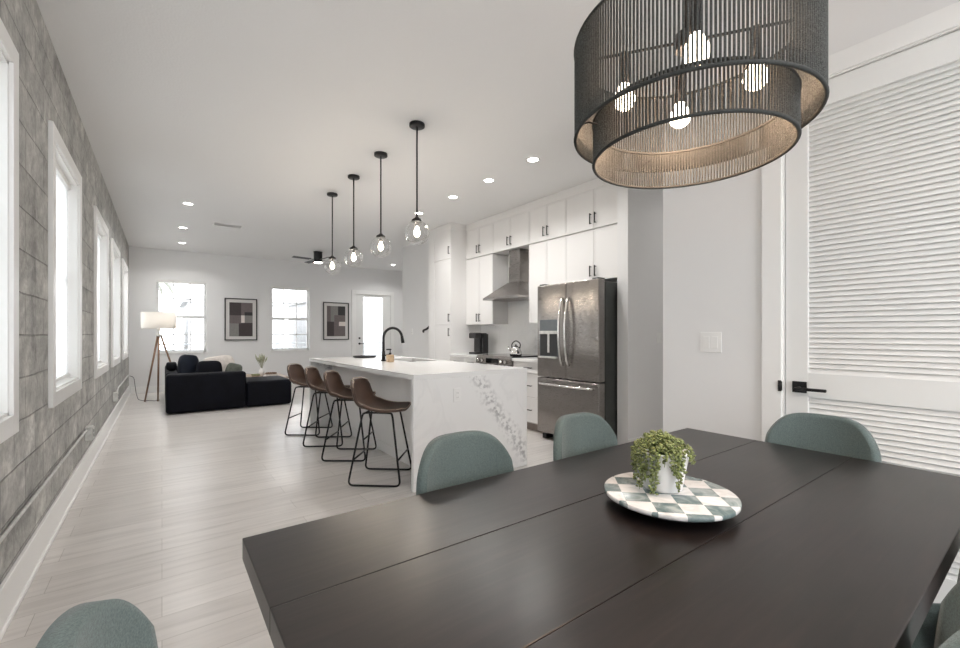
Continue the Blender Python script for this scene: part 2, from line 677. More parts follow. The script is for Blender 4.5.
def obj(name, bm, mats, parent=None, label=None, world=True, subsurf=0):
    """one mesh object; with world=True the mesh is given in world coordinates whatever its parent"""
    me = bpy.data.meshes.new(name)
    bmesh.ops.recalc_face_normals(bm, faces=bm.faces)
    bm.to_mesh(me)
    bm.free()
    for m in (mats if isinstance(mats, (list, tuple)) else [mats]):
        me.materials.append(m)
    o = bpy.data.objects.new(name, me)
    COL.objects.link(o)
    if parent is not None:
        o.parent = parent
        if world:
            o.matrix_parent_inverse = local(parent).inverted()
    if label:
        o['label'] = label
    if subsurf:
        sm = o.modifiers.new('smooth', 'SUBSURF')
        sm.levels = subsurf
        sm.render_levels = subsurf
    return o


def thing(name, label, cat, loc=(0, 0, 0), rz=0.0, group=None):
    o = bpy.data.objects.new(name, None)
    o.empty_display_size = .1
    COL.objects.link(o)
    o.location = loc
    o.rotation_euler = (0, 0, rz)
    return tag(o, label, cat, group)


def tag(o, label, cat, group=None):
    o['label'] = label
    o['category'] = cat
    if group:
        o['group'] = group
    return o


def struct(name, bm, m, parent=None):
    o = obj(name, bm, m, parent)
    if parent is None:
        o['kind'] = 'structure'
    return o


def sempty(name, loc):
    o = bpy.data.objects.new(name, None)
    o.empty_display_size = .1
    COL.objects.link(o)
    o.location = loc
    o['kind'] = 'structure'
    return o


def dup(root, loc, rz, label=None):
    r = root.copy()
    COL.objects.link(r)
    r.location = loc
    r.rotation_euler = (0, 0, rz)
    if label:
        r['label'] = label
    for ch in list(root.children):
        c = ch.copy()
        COL.objects.link(c)
        c.parent = r
        for g in list(ch.children):
            d = g.copy()
            COL.objects.link(d)
            d.parent = c
    return r


B = bmesh.new


def wall_holes(bm, axis, c0, c1, a0, a1, z0, z1, holes):
    """wall slab: thickness c0..c1 along the other axis, spanning a0..a1 with rectangular holes (a0,a1,z0,z1)"""
    def put(p, q, r, s):
        if q - p < 1e-5 or s - r < 1e-5:
            return
        if axis == 'y':
            box(bm, c0, c1, p, q, r, s)
        else:
            box(bm, p, q, c0, c1, r, s)
    holes = sorted(holes)
    x = a0
    for h in holes:
        put(x, h[0], z0, z1)
        put(h[0], h[1], z0, h[2])
        put(h[0], h[1], h[3], z1)
        x = h[1]
    put(x, a1, z0, z1)
    return bm


XL, XD, XK, XU, XB = -.548, 2.54, 4.37, 4.06, 3.76
YF, ZC = 11.42, 3.04
YB = -2.6

# ---------------------------------------------------------------- the setting: shell
b = B()
box(b, XL - .2, 6.3, YB - .2, YF + .2, -.12, 0)
struct('floor', b, FLOOR)
b = B()
box(b, XL - .2, 6.3, YB - .2, YF + .2, ZC, ZC + .12)
struct('ceiling', b, CEIL)

WIN = [(-.48, .72), (1.63, 2.83), (3.60, 4.76), (5.73, 6.94), (7.52, 8.80), (9.46, 10.80)]  # first one is unseen, added beside the camera to brighten the dining area
CW = .088
b = B()
wall_holes(b, 'y', XL - .2, XL, YB, YF + .2, 0, ZC, [(y0 + CW, y1 - CW, .79 + CW, 2.512 - CW) for y0, y1 in WIN])
struct('wall_left', b, BLOCK)
FW = [(-.11, .815, .83, 2.393), (2.125, 3.04, .83, 2.393), (4.20, 5.26, 0, 2.34)]
b = B()
wall_holes(b, 'x', YF, YF + .2, XL, 6.1, 0, ZC, FW)
struct('wall_far', b, WALL)
b = B()
box(b, 6.0, 6.2, 1.0, YF, 0, ZC)
struct('wall_right', b, WALL)
b = B()
box(b, 4.044, 4.50, 6.62, 8.217, 0, ZC)
box(b, 4.30, 6.0, 8.10, 8.217, 0, ZC)
struct('wall_stair', b, WALL)
b = B()
box(b, XK, XK + .13, 2.828, 6.62, 0, ZC)
struct('wall_kitchen', b, WALL)
b = B()
box(b, 3.895, 6.0, 2.697, 2.828, 0, ZC)
struct('wall_hall_far', b, WALL)
DOORH = (.03, .855, 0, 2.452)
b = B()
wall_holes(b, 'y', XD, XD + .12, YB, 1.505, 0, ZC, [DOORH])
box(b, XD + .12, 6.0, 1.385, 1.505, 0, ZC)
struct('wall_dining', b, WALL)
b = B()
box(b, 3.35, 3.45, -.6, 1.385, 0, ZC)
box(b, XD + .12, 3.35, -.7, -.6, 0, ZC)
struct('wall_closet', b, WALL)
b = B()
wall_holes(b, 'x', YB - .15, YB, XL, XD + .12, 0, ZC, [(-.30, 2.30, .0, 2.6)])
struct('wall_back', b, WALL)

# unseen patio opening, added behind the camera so sky light fills the room
d = sempty('window_9', (1.0, YB, 0))
b = B()
for x0, x1 in ((-.30, -.24), (.97, 1.03), (2.24, 2.30)):
    box(b, x0, x1, YB - .10, YB - .04, 0, 2.6)
box(b, -.24, 2.24, YB - .10, YB - .04, 2.54, 2.6)
box(b, -.24, 2.24, YB - .10, YB - .04, 0, .06)
struct('window_frame', b, TRIM, d)
b = B()
box(b, -.24, .97, YB - .073, YB - .067, .06, 2.54)
box(b, 1.03, 2.24, YB - .073, YB - .067, .06, 2.54)
struct('pane', b, GLASS, d)

# baseboards
b = B()
box(b, XL, XL + .018, YB, YF, 0, .183, .004)
box(b, XL, XL + .028, YB, YF, 0, .022, .004)
struct('baseboard_left', b, TRIM)
b = B()
box(b, XL + .03, 4.11, YF - .016, YF, 0, .14, .004)
box(b, 5.35, 6.0, YF - .016, YF, 0, .14, .004)
struct('baseboard_far', b, TRIM)
b = B()
box(b, 4.028, 4.044, 6.62, 8.217, 0, .14, .004)
struct('baseboard_stair', b, TRIM)
b = B()
box(b, XD - .016, XD, .945, 1.505, 0, .14, .004)
box(b, XD - .016, XD, YB, -.06, 0, .14, .004)
struct('baseboard_dining', b, TRIM)
b = B()
box(b, 3.895, 6.0, 2.681, 2.697, 0, .14, .004)
struct('baseboard_hall', b, TRIM)

# left windows
n = 1
for (y0, y1) in WIN:
    w = sempty('window_%d' % n, (XL, (y0 + y1) / 2, .79))
    n += 1
    z0, z1 = .79, 2.512
    b = B()
    X0, X1 = XL, XL + .024
    box(b, X0, X1, y0, y0 + CW, z0, z1, .003)
    box(b, X0, X1, y1 - CW, y1, z0, z1, .003)
    box(b, X0, X1, y0 + CW, y1 - CW, z0, z0 + CW, .003)
    box(b, X0, X1, y0 + CW, y1 - CW, z1 - CW, z1, .003)
    a0, a1, c0, c1 = y0 + CW, y1 - CW, z0 + CW, z1 - CW
    t = .014
    box(b, XL - .19, XL + .008, a0, a0 + t, c0, c1)
    box(b, XL - .19, XL + .008, a1 - t, a1, c0, c1)
    box(b, XL - .19, XL + .008, a0, a1, c0, c0 + t)
    box(b, XL - .19, XL + .008, a0, a1, c1 - t, c1)
    struct('window_casing', b, TRIM, w)
    b = B()
    fx0, fx1 = XL - .16, XL - .12
    q = .045
    a0 += t
    a1 -= t
    c0 += t
    c1 -= t
    box(b, fx0, fx1, a0, a0 + q, c0, c1)
    box(b, fx0, fx1, a1 - q, a1, c0, c1)
    box(b, fx0, fx1, a0, a1, c0, c0 + q)
    box(b, fx0, fx1, a0, a1, c1 - q, c1)
    zm = (c0 + c1) / 2
    box(b, fx0, fx1, a0 + q, a1 - q, zm - .02, zm + .02)
    struct('window_frame', b, TRIM, w)
    b = B()
    box(b, fx0 + .017, fx0 + .023, a0 + q, a1 - q, c0 + q, c1 - q)
    struct('pane', b, GLASS, w)
    # pleated shade inside the recess
    b = B()
    sx = XL - .05
    zz = [c0 + .03 + (c1 - c0 - .07) * i / 84 for i in range(85)]
    prev = None
    for i, z in enumerate(zz):
        x = sx + (.0012 if i % 2 else -.0012)
        cur = (b.verts.new((x, a0 + .008, z)), b.verts.new((x, a1 - .008, z)))
        if prev:
            b.faces.new((prev[0], prev[1], cur[1], cur[0]))
        prev = cur
    s_ = struct('shade_cloth', b, SHADE, w)
    b = B()
    box(b, sx - .02, sx + .02, a0 + .004, a1 - .004, c1 - .045, c1 - .002, .004)
    box(b, sx - .014, sx + .014, a0 + .006, a1 - .006, c0 + .012, c0 + .034, .004)
    struct('shade_rail', b, TRIM, w)
    portal('daylight_portal', (XL - .21, (y0 + y1) / 2, (z0 + z1) / 2), (0, -PI / 2, 0), z1 - z0, y1 - y0)

# far windows
for k, (x0, x1, z0, z1) in enumerate(FW[:2]):
    w = sempty('window_%d' % (7 + k), ((x0 + x1) / 2, YF, z0))
    b = B()
    # sill, thin returns
    box(b, x0 - .02, x1 + .02, YF - .02, YF + .1, z0 - .022, z0 + .004, .004)
    box(b, x0, x0 + .012, YF - .002, YF + .19, z0, z1)
    box(b, x1 - .012, x1, YF - .002, YF + .19, z0, z1)
    box(b, x0, x1, YF - .002, YF + .19, z1 - .012, z1)
    struct('window_casing', b, TRIM, w)
    b = B()
    y0, y1 = YF + .11, YF + .15
    q = .042
    box(b, x0 + .012, x0 + .012 + q, y0, y1, z0, z1)
    box(b, x1 - .012 - q, x1 - .012, y0, y1, z0, z1)
    box(b, x0, x1, y0, y1, z0, z0 + q)
    box(b, x0, x1, y0, y1, z1 - q, z1)
    zm = (z0 + z1) / 2
    box(b, x0, x1, y0 - .01, y1, zm - .028, zm + .028)
    for f in (1 / 3, 2 / 3):
        xm = x0 + (x1 - x0) * f
        box(b, xm - .011, xm + .011, y0 + .012, y1 - .01, z0, z1)
    for zz in ((z0 + zm) / 2, (zm + z1) / 2):
        box(b, x0, x1, y0 + .012, y1 - .01, zz - .011, zz + .011)
    struct('window_frame', b, TRIM, w)
    b = B()
    box(b, x0 + .03, x1 - .03, y0 + .018, y0 + .023, z0 + .03, z1 - .03)
    struct('pane', b, GLASS, w)
    # open horizontal blind
    b = B()
    ns = 46
    for i in range(ns):
        z = z0 + .03 + (z1 - z0 - .09) * i / (ns - 1)
        box(b, x0 + .018, x1 - .018, YF + .035, YF + .075, z - .0012, z + .0012)
    for xs in (.18, .82):
        xm = x0 + (x1 - x0) * xs
        box(b, xm - .001, xm + .001, YF + .054, YF + .056, z0 + .02, z1 - .03)
    struct('blind_slats', b, TRIM, w)
    b = B()
    box(b, x0 + .014, x1 - .014, YF + .02, YF + .085, z1 - .062, z1 - .012, .004)
    struct('blind_headrail', b, TRIM, w)
    portal('daylight_portal', ((x0 + x1) / 2, YF + .21, (z0 + z1) / 2), (-PI / 2, 0, 0), x1 - x0, z1 - z0)
portal('daylight_portal', (4.73, YF + .21, 1.22), (-PI / 2, 0, 0), 1.06, 2.44)
portal('daylight_portal', (1.0, YB - .16, 1.3), (PI / 2, 0, 0), 2.6, 2.6)

# far glazed door
x0, x1, zt = 4.20, 5.26, 2.34
w = sempty('door_1', (x0, YF, 0))
b = B()
c = .085
box(b, x0 - c, x0 + .02, YF - .018, YF + .10, 0, zt + c, .003)
box(b, x1 - .02, x1 + c, YF - .018, YF + .10, 0, zt + c, .003)
box(b, x0 + .02, x1 - .02, YF - .018, YF + .10, zt - .02, zt + c, .003)
struct('door_casing', b, TRIM, w)
b = B()
gx0, gx1, gz0, gz1 = 4.45, 5.02, .28, 2.25
box(b, x0 + .02, gx0, YF + .02, YF + .065, .01, zt - .02, .003)
box(b, gx1, x1 - .02, YF + .02, YF + .065, .01, zt - .02, .003)
box(b, gx0, gx1, YF + .02, YF + .065, .01, gz0, .003)
box(b, gx0, gx1, YF + .02, YF + .065, gz1, zt - .02, .003)
struct('door_leaf', b, DOORP, w)
b = B()
box(b, gx0, gx1, YF + .04, YF + .046, gz0, gz1)
struct('pane', b, GLASS, w)
b = B()
for zz in (1.98, 2.0):
    box(b, gx0, gx1, YF + .026, YF + .034, zz, zz + .006)
struct('blind_rail', b, GALV, w)
b = B()
for z, r in ((.97, .028), (1.12, .026)):
    cyl(b, (4.34, YF + .02, z), (4.34, YF + .005, z), r, n=16)
cyl(b, (4.34, YF + .01, .97), (4.34, YF - .035, .97), .010)
box(b, 4.34, 4.45, YF - .04, YF - .025, .961, .979, .004)
struct('door_handle', b, BLACKM, w)

# louvred closet door
w = sempty('door_2', (XD, .855, 0))
b = B()
c = .09
box(b, XD - .02, XD, .853, .853 + c, 0, 2.452 + c, .003)
box(b, XD - .02, XD, .032 - c, .032, 0, 2.452 + c, .003)
box(b, XD - .02, XD, .032, .853, 2.450, 2.452 + c, .003)
box(b, XD - .004, XD + .118, .846, .855, 0, 2.452)
box(b, XD - .004, XD + .118, .03, .039, 0, 2.452)
box(b, XD - .004, XD + .118, .03, .855, 2.444, 2.452)
struct('door_casing', b, TRIM, w)
lx0, lx1 = XD + .004, XD + .040
ya, yb = .041, .843
st = .095
b = B()
box(b, lx0, lx1, yb - st, yb, .012, 2.441, .002)
box(b, lx0, lx1, ya, ya + st, .012, 2.441, .002)
for z0, z1 in ((.012, .25), (.925, 1.045), (2.325, 2.441)):
    box(b, lx0, lx1, ya + st, yb - st, z0, z1, .002)
struct('door_leaf', b, DOORP, w)
for z0, z1 in ((.25, .925), (1.045, 2.325)):
    b = B()
    ns = round((z1 - z0) / .0246)
    p = (z1 - z0) / ns
    for i in range(ns):
        zc = z0 + p * (i + .5)
        # slat: slanted board, upper edge set back
        mt = Matrix.Translation((XD + .021, 0, zc)) @ Matrix.Rotation(math.radians(28), 4, 'Y')
        box(b, -.0035, .0035, ya + st - .004, yb - st + .004, -.0155, .0155, mat=mt)
    struct('louvre_slats', b, DOORP, w)
b = B()
box(b, XD - .004, XD + .003, .752, .812, .945, 1.0, .002)
cyl(b, (XD, .782, .968), (XD - .045, .782, .968), .009)
box(b, XD - .054, XD - .040, .662, .79, .960, .975, .004)
struct('door_handle', b, BLACKM, w)
b = B()
box(b, XD - .0215, XD - .0195, .853, .868, .945, 1.0)
cyl(b, (XD - .022, .857, .95), (XD - .022, .857, .995), .009, n=12)
struct('strike_plate', b, BLACKM, w)

# ---------------------------------------------------------------- outside world beyond the windows
b = B()
box(b, -30, 30, YF + .25, 60, -3.2, -3.0)
box(b, -30, XL - .3, -25, YF + .25, -3.2, -3.0)
struct('ground', b, GROUND)
t = thing('building', 'white stucco house with grey windows outside the far windows', 'building', (0, 22, -3))
b = B()
box(b, -4.0, -.1, 21, 27, -3, 1.9)
box(b, .9, 4.6, 22, 28, -3, 2.6)
box(b, 6.2, 12.5, 22, 28, -3, 2.9)
obj('wall', b, EXTW, t)
b = B()
box(b, -4.3, .2, 20.8, 27.2, 1.9, 2.15)
box(b, .7, 4.8, 21.8, 28.2, 2.6, 2.85)
box(b, 6.0, 12.8, 21.8, 28.2, 2.9, 3.15)
obj('roof', b, EXTW, t)
for xx, zz in ((-1.6, .3), (-.9, .3), (2.6, .4), (9.2, 1.5), (9.2, -.2)):
    b = B()
    yy = 21 if xx < 0 else 22
    box(b, xx, xx + (.5 if xx < 0 else 1.0), yy - .03, yy + .02, zz, zz + 1.0)
    obj('window', b, EXTG, t)
t = thing('balcony_railing', 'grey metal balcony railing outside the far wall', 'railing', (2, YF + 1.5, -.05))
b = B()
for zz in (.98, .84, .70, .56):
    cyl(b, (-1.5, YF + 1.5, zz), (6.5, YF + 1.5, zz), .016, n=8)
obj('rail', b, EXTR, t)
for k in range(7):
    b = B()
    xx = -1.2 + k * 1.25
    cyl(b, (xx, YF + 1.5, .0), (xx, YF + 1.5, .98), .022, n=8)
    obj('post', b, EXTR, t)
b = B()
box(b, -1.6, 6.6, YF + .25, YF + 1.65, -.15, -.02)
tag(obj('balcony_deck', b, GROUND), 'pale concrete balcony slab outside the far wall', 'balcony')
t = thing('palm_tree', 'palm tree seen at the top of the window behind the floor lamp', 'tree', (-.6, 27.5, -3))
b = B()
tube(b, [(-.6, 30, -3), (-.5, 30, 1), (-.45, 30, 4.6)], [.18, .15, .13], n=10)
obj('trunk', b, PALMT, t)
b = B()
for k in range(16):
    a = 2 * PI * k / 16 + random.uniform(-.1, .1)
    L_ = random.uniform(1.2, 1.6)
    rise = random.uniform(.1, .7)
    pts = [Vector((-.45 + math.cos(a) * L_ * s, 30 + math.sin(a) * L_ * s, 4.6 + rise * s - 1.4 * s * s)) for s in (0, .25, .5, .75, 1)]
    side = Vector((-math.sin(a), math.cos(a), 0))
    for i in range(4):
        wd0, wd1 = (.02, .16, .2, .14, .01)[i], (.02, .16, .2, .14, .01)[i + 1]
        v = [b.verts.new(pts[i] - side * wd0), b.verts.new(pts[i] + side * wd0), b.verts.new(pts[i + 1] + side * wd1), b.verts.new(pts[i + 1] - side * wd1)]
        b.faces.new(v)
obj('fronds', b, PALML, t)


# ---------------------------------------------------------------- kitchen
def front(parent, name, y0, y1, z0, z1, x, handle=None, hside=None, hz=None, label=None):
    """slab door or drawer front on plane x facing -X, with slim shaker edge and black bar pull"""
    g = .0018
    b = B()
    box(b, x, x + .018, y0 + g, y1 - g, z0 + g, z1 - g, .0015)
    r = .020
    for q in ((y0 + g, y0 + r, z0 + g, z1 - g), (y1 - r, y1 - g, z0 + g, z1 - g), (y0 + r, y1 - r, z0 + g, z0 + r), (y0 + r, y1 - r, z1 - r, z1 - g)):
        box(b, x - .004, x + .002, *q, .0008, seg=1)
    d = obj(name, b, CAB, parent)
    if handle:
        b = B()
        if handle == 'v':
            yh = y0 + .035 if hside == 'lo' else y1 - .035
            za, zb = hz, hz + .128
            box(b, x - .036, x - .026, yh - .0065, yh + .0065, za, zb, .002)
            for z in (za + .012, zb - .012):
                box(b, x - .030, x - .003, yh - .004, yh + .004, z - .004, z + .004)
        else:
            ym = (y0 + y1) / 2
            zh = hz
            box(b, x - .036, x - .027, ym - .07, ym + .07, zh - .006, zh + .006, .002)
            for y in (ym - .056, ym + .056):
                box(b, x - .030, x - .003, y - .004, y + .004, zh - .004, zh + .004)
        obj('handle', b, BLACKM, d)
    return d


def cabinet(label, y0, y1, z0, z1, xf, doors, xb=XK - .003, name='wall_cabinet'):
    t = thing(name, label, 'cabinet', ((xf + xb) / 2, (y0 + y1) / 2, z0))
    b = B()
    box(b, xf + .0185, xb, y0 + .001, y1 - .001, z0, z1)
    obj('body', b, CAB if name != 'x' else CARC, t)
    for dr in doors:
        front(t, *dr)
    return t


ZS, ZT = 2.455, 2.925
sp1, sp2, sp3, sp4, sp5 = 2.832, 3.71, 4.375, 5.18, 5.893


def pair(y0, y1, z0, z1, x, hz, handles=True):
    m = (y0 + y1) / 2
    h = 'v' if handles else None
    return [('door', y0, m, z0, z1, x, h, 'hi', hz), ('door', m, y1, z0, z1, x, h, 'lo', hz)]


cabinet('white two-door top cabinet above the fridge, against the ceiling', sp1, sp2, ZS + .012, ZT, XU, pair(sp1, sp2, ZS + .012, ZT, XU, 2.52))
cabinet('white two-door top cabinet between fridge and cooker hood, against the ceiling', sp2, sp3, ZS + .012, ZT, XU, pair(sp2, sp3, ZS + .012, ZT, XU, 2.52))
cabinet('white two-door top cabinet directly above the cooker hood', sp3, sp4, ZS + .012, ZT, XU, pair(sp3, sp4, ZS + .012, ZT, XU, 2.52))
cabinet('white two-door top cabinet above the coffee maker corner, against the ceiling', sp4, sp5, ZS + .012, ZT, XU, pair(sp4, sp5, ZS + .012, ZT, XU, 2.52))
cabinet('white two-door cabinet sitting just over the fridge', sp1, sp2, 1.86, ZS, XU, pair(sp1, sp2, 1.86, ZS, XU, 1.905))
cabinet('tall plain white wall cabinet between the hood and the fridge', sp2, sp3, 1.385, ZS, XU, pair(sp2, sp3, 1.385, ZS, XU, 1.43, False))
cabinet('white two-door wall cabinet above the coffee maker, left of the hood', sp4, sp5, 1.385, ZS, XU, pair(sp4, sp5, 1.385, ZS, XU, 1.43))
# pantry tower
py0, py1 = 5.896, 6.437
t = thing('pantry_cabinet', 'tall white pantry tower at the far end of the kitchen run', 'cabinet', (4.06, 6.2, 0))
b = B()
box(b, XB + .0185, XK - .003, py0, py1, .10, ZT)
obj('body', b, CAB, t)
front(t, 'door', py0, py1, ZS + .012, ZT, XB, 'v', 'lo', 2.53)
front(t, 'door', py0, py1, 1.39, ZS, XB, 'v', 'lo', 1.435)
front(t, 'door', py0, py1, .11, 1.386, XB, 'v', 'lo', 1.20)
b = B()
box(b, XB + .08, XK - .003, py0, py1, 0, .10)
obj('toe_kick', b, TOE, t)
b = B()
box(b, XB, XK - .003, py1, 6.615, 0, ZC - .002)
obj('filler_panel', b, CAB, t)
# crown / soffit filler along the top
b = B()
box(b, XU - .002, XK - .003, sp1, sp5, ZT + .002, ZC, .003)
box(b, XB - .002, XK - .003, sp5, py1 - .002, ZT + .002, ZC, .003)
tag(obj('crown_moulding', b, CAB), 'white crown board closing the gap between cabinets and ceiling', 'moulding')

# base units
t = thing('base_cabinet', 'white three-drawer base cabinet between the range and the fridge', 'cabinet', (4.06, 4.05, 0))
b = B()
box(b, XB + .0185, XK - .003, 3.745, 4.355, .10, .876)
obj('body', b, CARC, t)
for z0, z1, hz in ((.735, .874, .806), (.436, .731, .58), (.115, .432, .275)):
    front(t, 'drawer', 3.745, 4.355, z0, z1, XB, 'h', None, hz)
b = B()
box(b, XB + .07, XK - .003, 3.745, 4.355, 0, .10)
obj('toe_kick', b, TOE, t)
t = thing('base_cabinet', 'white base cabinet under the coffee maker', 'cabinet', (4.06, 5.55, 0))
b = B()
box(b, XB + .0185, XK - .003, 5.125, 5.892, .10, .876)
obj('body', b, CARC, t)
m = 5.508
for ya, yb_ in ((5.125, m), (m, 5.892)):
    front(t, 'drawer', ya, yb_, .735, .874, XB, 'h', None, .806)
for i_, (ya, yb_) in enumerate(((5.125, m), (m, 5.892))):
    front(t, 'door', ya, yb_, .115, .731, XB, 'v', 'hi' if i_ == 0 else 'lo', .56)
b = B()
box(b, XB + .07, XK - .003, 5.125, 5.892, 0, .10)
obj('toe_kick', b, TOE, t)
b = B()
box(b, XB - .028, XK - .003, 3.745, 4.357, .8765, .915, .003)
tag(obj('countertop', b, QTOP), 'white quartz worktop between the range and the fridge', 'countertop')
b = B()
box(b, XB - .028, XK - .003, 5.123, 5.893, .8765, .915, .003)
tag(obj('countertop', b, QTOP), 'white quartz worktop under the coffee maker', 'countertop')
b = B()
box(b, XK - .014, XK - .002, 3.72, 4.376, .916, 1.383)
box(b, XK - .014, XK - .002, 4.377, 5.179, .916, ZS)
box(b, XK - .014, XK - .002, 5.18, 5.893, .916, 1.383)
tag(obj('backsplash', b, SPLASH), 'veined quartz slab backsplash behind the range', 'backsplash')

# range
ry0, ry1 = 4.362, 5.118
t = thing('kitchen_range', 'stainless steel range with black glass cooktop and front knobs', 'oven', (4.0, 4.74, 0))
b = B()
box(b, 3.76, 4.352, ry0, ry1, .03, .905, .003)
obj('body', b, BLACKP, t)
b = B()
box(b, 3.735, 4.352, ry0, ry1, .907, .934, .003)
obj('cooktop', b, BLACKG, t)
b = B()
v = []
for y in (ry0, ry1):
    for (x, z) in ((3.70, .815), (3.70, .90), (3.735, .934), (3.76, .934), (3.76, .815)):
        v.append(b.verts.new((x, y, z)))
for i in range(5):
    b.faces.new((v[i], v[(i + 1) % 5], v[5 + (i + 1) % 5], v[5 + i]))
b.faces.new(v[:5])
b.faces.new(v[5:][::-1])
cp = obj('control_panel', b, STEEL, t)
b = B()
box(b, 3.696, 3.7, ry0 + .24, ry1 - .24, .828, .893)
obj('display', b, BLACKG, cp)
for y in (ry0 + .07, ry0 + .16, ry1 - .16, ry1 - .07):
    b = B()
    cyl(b, (3.70, y, .858), (3.665, y, .858), .024, .021, n=20)
    obj('knob', b, CHROME, cp)
b = B()
box(b, 3.72, 3.76, ry0 + .003, ry1 - .003, .24, .805, .004)
d = obj('oven_door', b, STEEL, t)
b = B()
box(b, 3.716, 3.722, ry0 + .1, ry1 - .1, .33, .68)
obj('glass', b, BLACKG, d)
b = B()
tube(b, [(3.70, ry0 + .05, .75), (3.68, ry0 + .05, .75), (3.68, ry1 - .05, .75), (3.70, ry1 - .05, .75)], .011, smooth_corner=.02)
obj('handle', b, CHROME, d)
b = B()
box(b, 3.72, 3.76, ry0 + .003, ry1 - .003, .06, .232, .004)
obj('drawer', b, STEEL, t)

# kettle
kx, ky, kz = 3.93, 4.50, .934
t = thing('kettle', 'steel whistling kettle with black arched handle on the cooktop', 'kettle', (kx, ky, kz))
b = B()
lathe(b, [(0, 0), (.078, 0), (.086, .008), (.082, .05), (.062, .10), (.042, .125), (.036, .128), (0, .130)], (kx, ky, kz + .0005), 28)
obj('body', b, CHROME, t)
b = B()
lathe(b, [(.036, .128), (.030, .137), (.010, .14), (.012, .155), (0, .16)], (kx, ky, kz), 20)
obj('lid', b, BLACKP, t)
b = B()
tube(b, [(kx + .03, ky - .045, kz + .10), (kx + .035, ky - .06, kz + .17), (kx, ky, kz + .215), (kx - .03, ky + .055, kz + .165), (kx - .03, ky + .045, kz + .10)], .008, smooth_corner=.05)
obj('handle', b, BLACKP, t)
b = B()
tube(b, [(kx - .02, ky + .06, kz + .06), (kx - .04, ky + .10, kz + .10), (kx - .045, ky + .115, kz + .125)], [.018, .012, .009])
obj('spout', b, CHROME, t)

# coffee maker
t = thing('coffee_maker', 'black pod coffee maker on the worktop beside the pantry', 'coffee maker', (4.12, 5.62, .915))
cx, cy = 4.10, 5.62
b = B()
box(b, cx - .12, cx + .12, cy - .085, cy + .085, .9155, .945, .006)
box(b, cx - .02, cx + .12, cy - .085, cy + .085, .945, 1.17, .008)
obj('body', b, BLACKP, t)
b = B()
box(b, cx - .12, cx + .12, cy - .09, cy + .09, 1.165, 1.25, .014)
obj('brew_head', b, BLACKP, t)
b = B()
box(b, cx - .122, cx + .02, cy - .05, cy + .05, 1.25, 1.258, .003)
obj('trim', b, CHROME, t)
b = B()
box(b, cx - .0, cx + .11, cy - .135, cy - .087, .9155, 1.235, .008)
obj('water_tank', b, BLACKG, t)

# hood
hy0, hy1 = 4.385, 5.170
t = thing('cooker_hood', 'stainless steel chimney hood above the range', 'hood', (4.1, 4.77, 1.74))
b = B()
q = [(3.865, hy0, 1.765), (3.865, hy1, 1.765), (XK - .016, hy1, 1.765), (XK - .016, hy0, 1.765)]
q2 = [(4.12, 4.63, 1.99), (4.12, 4.90, 1.99), (XK - .016, 4.90, 1.99), (XK - .016, 4.63, 1.99)]
A_ = [b.verts.new(p) for p in q]
B_ = [b.verts.new(p) for p in q2]
for i in range(4):
    b.faces.new((A_[i], A_[(i + 1) % 4], B_[(i + 1) % 4], B_[i]))
b.faces.new(B_)
b.faces.new(A_[::-1])
obj('canopy', b, STEEL, t)
b = B()
box(b, 3.86, XK - .016, hy0, hy1, 1.735, 1.765, .002)
obj('rim', b, STEEL, t)
b = B()
box(b, 4.13, XK - .016, 4.64, 4.89, 1.985, 2.22)
obj('chimney', b, STEEL, t)
b = B()
box(b, 4.137, XK - .016, 4.647, 4.883, 2.21, ZS + .01)
obj('upper_chimney', b, STEEL, t)

# fridge
fy0, fy1, fym = 2.965, 3.738, 3.285
fy0 = 2.838
fx = 3.60
t = thing('fridge', 'stainless steel french-door fridge with water dispenser and bottom freezer', 'fridge', (3.97, 3.29, 0))
# the cabinet wall end sits behind, so the body stays in front of it
b = B()
box(b, fx + .115, 4.34, fy0 + .006, fy1 - .006, .05, 1.785, .004)
obj('body', b, DARKG, t)
for y in (fy0 + .04, fy1 - .10):
    for x in (fx + .05, fx + .55):
        b = B()
        box(b, x, x + .12, y, y + .06, 0.0, .055, .004)
        obj('foot', b, BLACKP, t)


def fdoor(y0, y1, z0, z1, name):
    b = B()
    box(b, fx, fx + .105, y0, y1, z0, z1, .012, seg=3)
    for f in b.faces:
        f.smooth = True
    return obj(name, b, STEEL, t)


fz = .735
dL = fdoor(fym + .003, fy1, fz, 1.805, 'door')
dR = fdoor(fy0, fym - .003, fz, 1.805, 'door')
dF = fdoor(fy0, fy1, .085, fz - .012, 'freezer_drawer')
for y0, y1 in ((fy0 + .02, fy0 + .10), (fy1 - .10, fy1 - .02)):
    b = B()
    box(b, fx + .02, fx + .13, y0, y1, 1.80, 1.822, .004)
    obj('hinge', b, DARKG, t)
b = B()
box(b, fx - .004, fx + .004, fym + .115, fym + .405, .965, 1.40, .003)
dp = obj('dispenser', b, DISP, dL)
b = B()
box(b, fx - .006, fx + .0, fym + .125, fym + .395, .985, 1.235, .002)
obj('recess', b, BLACKP, dL)
b = B()
box(b, fx - .010, fx - .004, fym + .245, fym + .275, 1.02, 1.235, .002)
box(b, fx - .030, fx - .004, fym + .115, fym + .405, .955, .975, .003)
box(b, fx - .014, fx - .004, fym + .115, fym + .405, 1.235, 1.27, .003)
obj('paddle', b, GALV, dL)
for dd, y in ((dL, fym + .045), (dR, fym - .045)):
    b = B()
    pts = []
    for i in range(13):
        u = i / 12
        pts.append((fx - .018 - .052 * math.sin(PI * u) ** .7, y, .89 + .735 * u))
    tube(b, [(fx + .002, y, .89)] + pts + [(fx + .002, y, 1.625)], .015, n=10)
    obj('handle', b, CHROME, dd)
b = B()
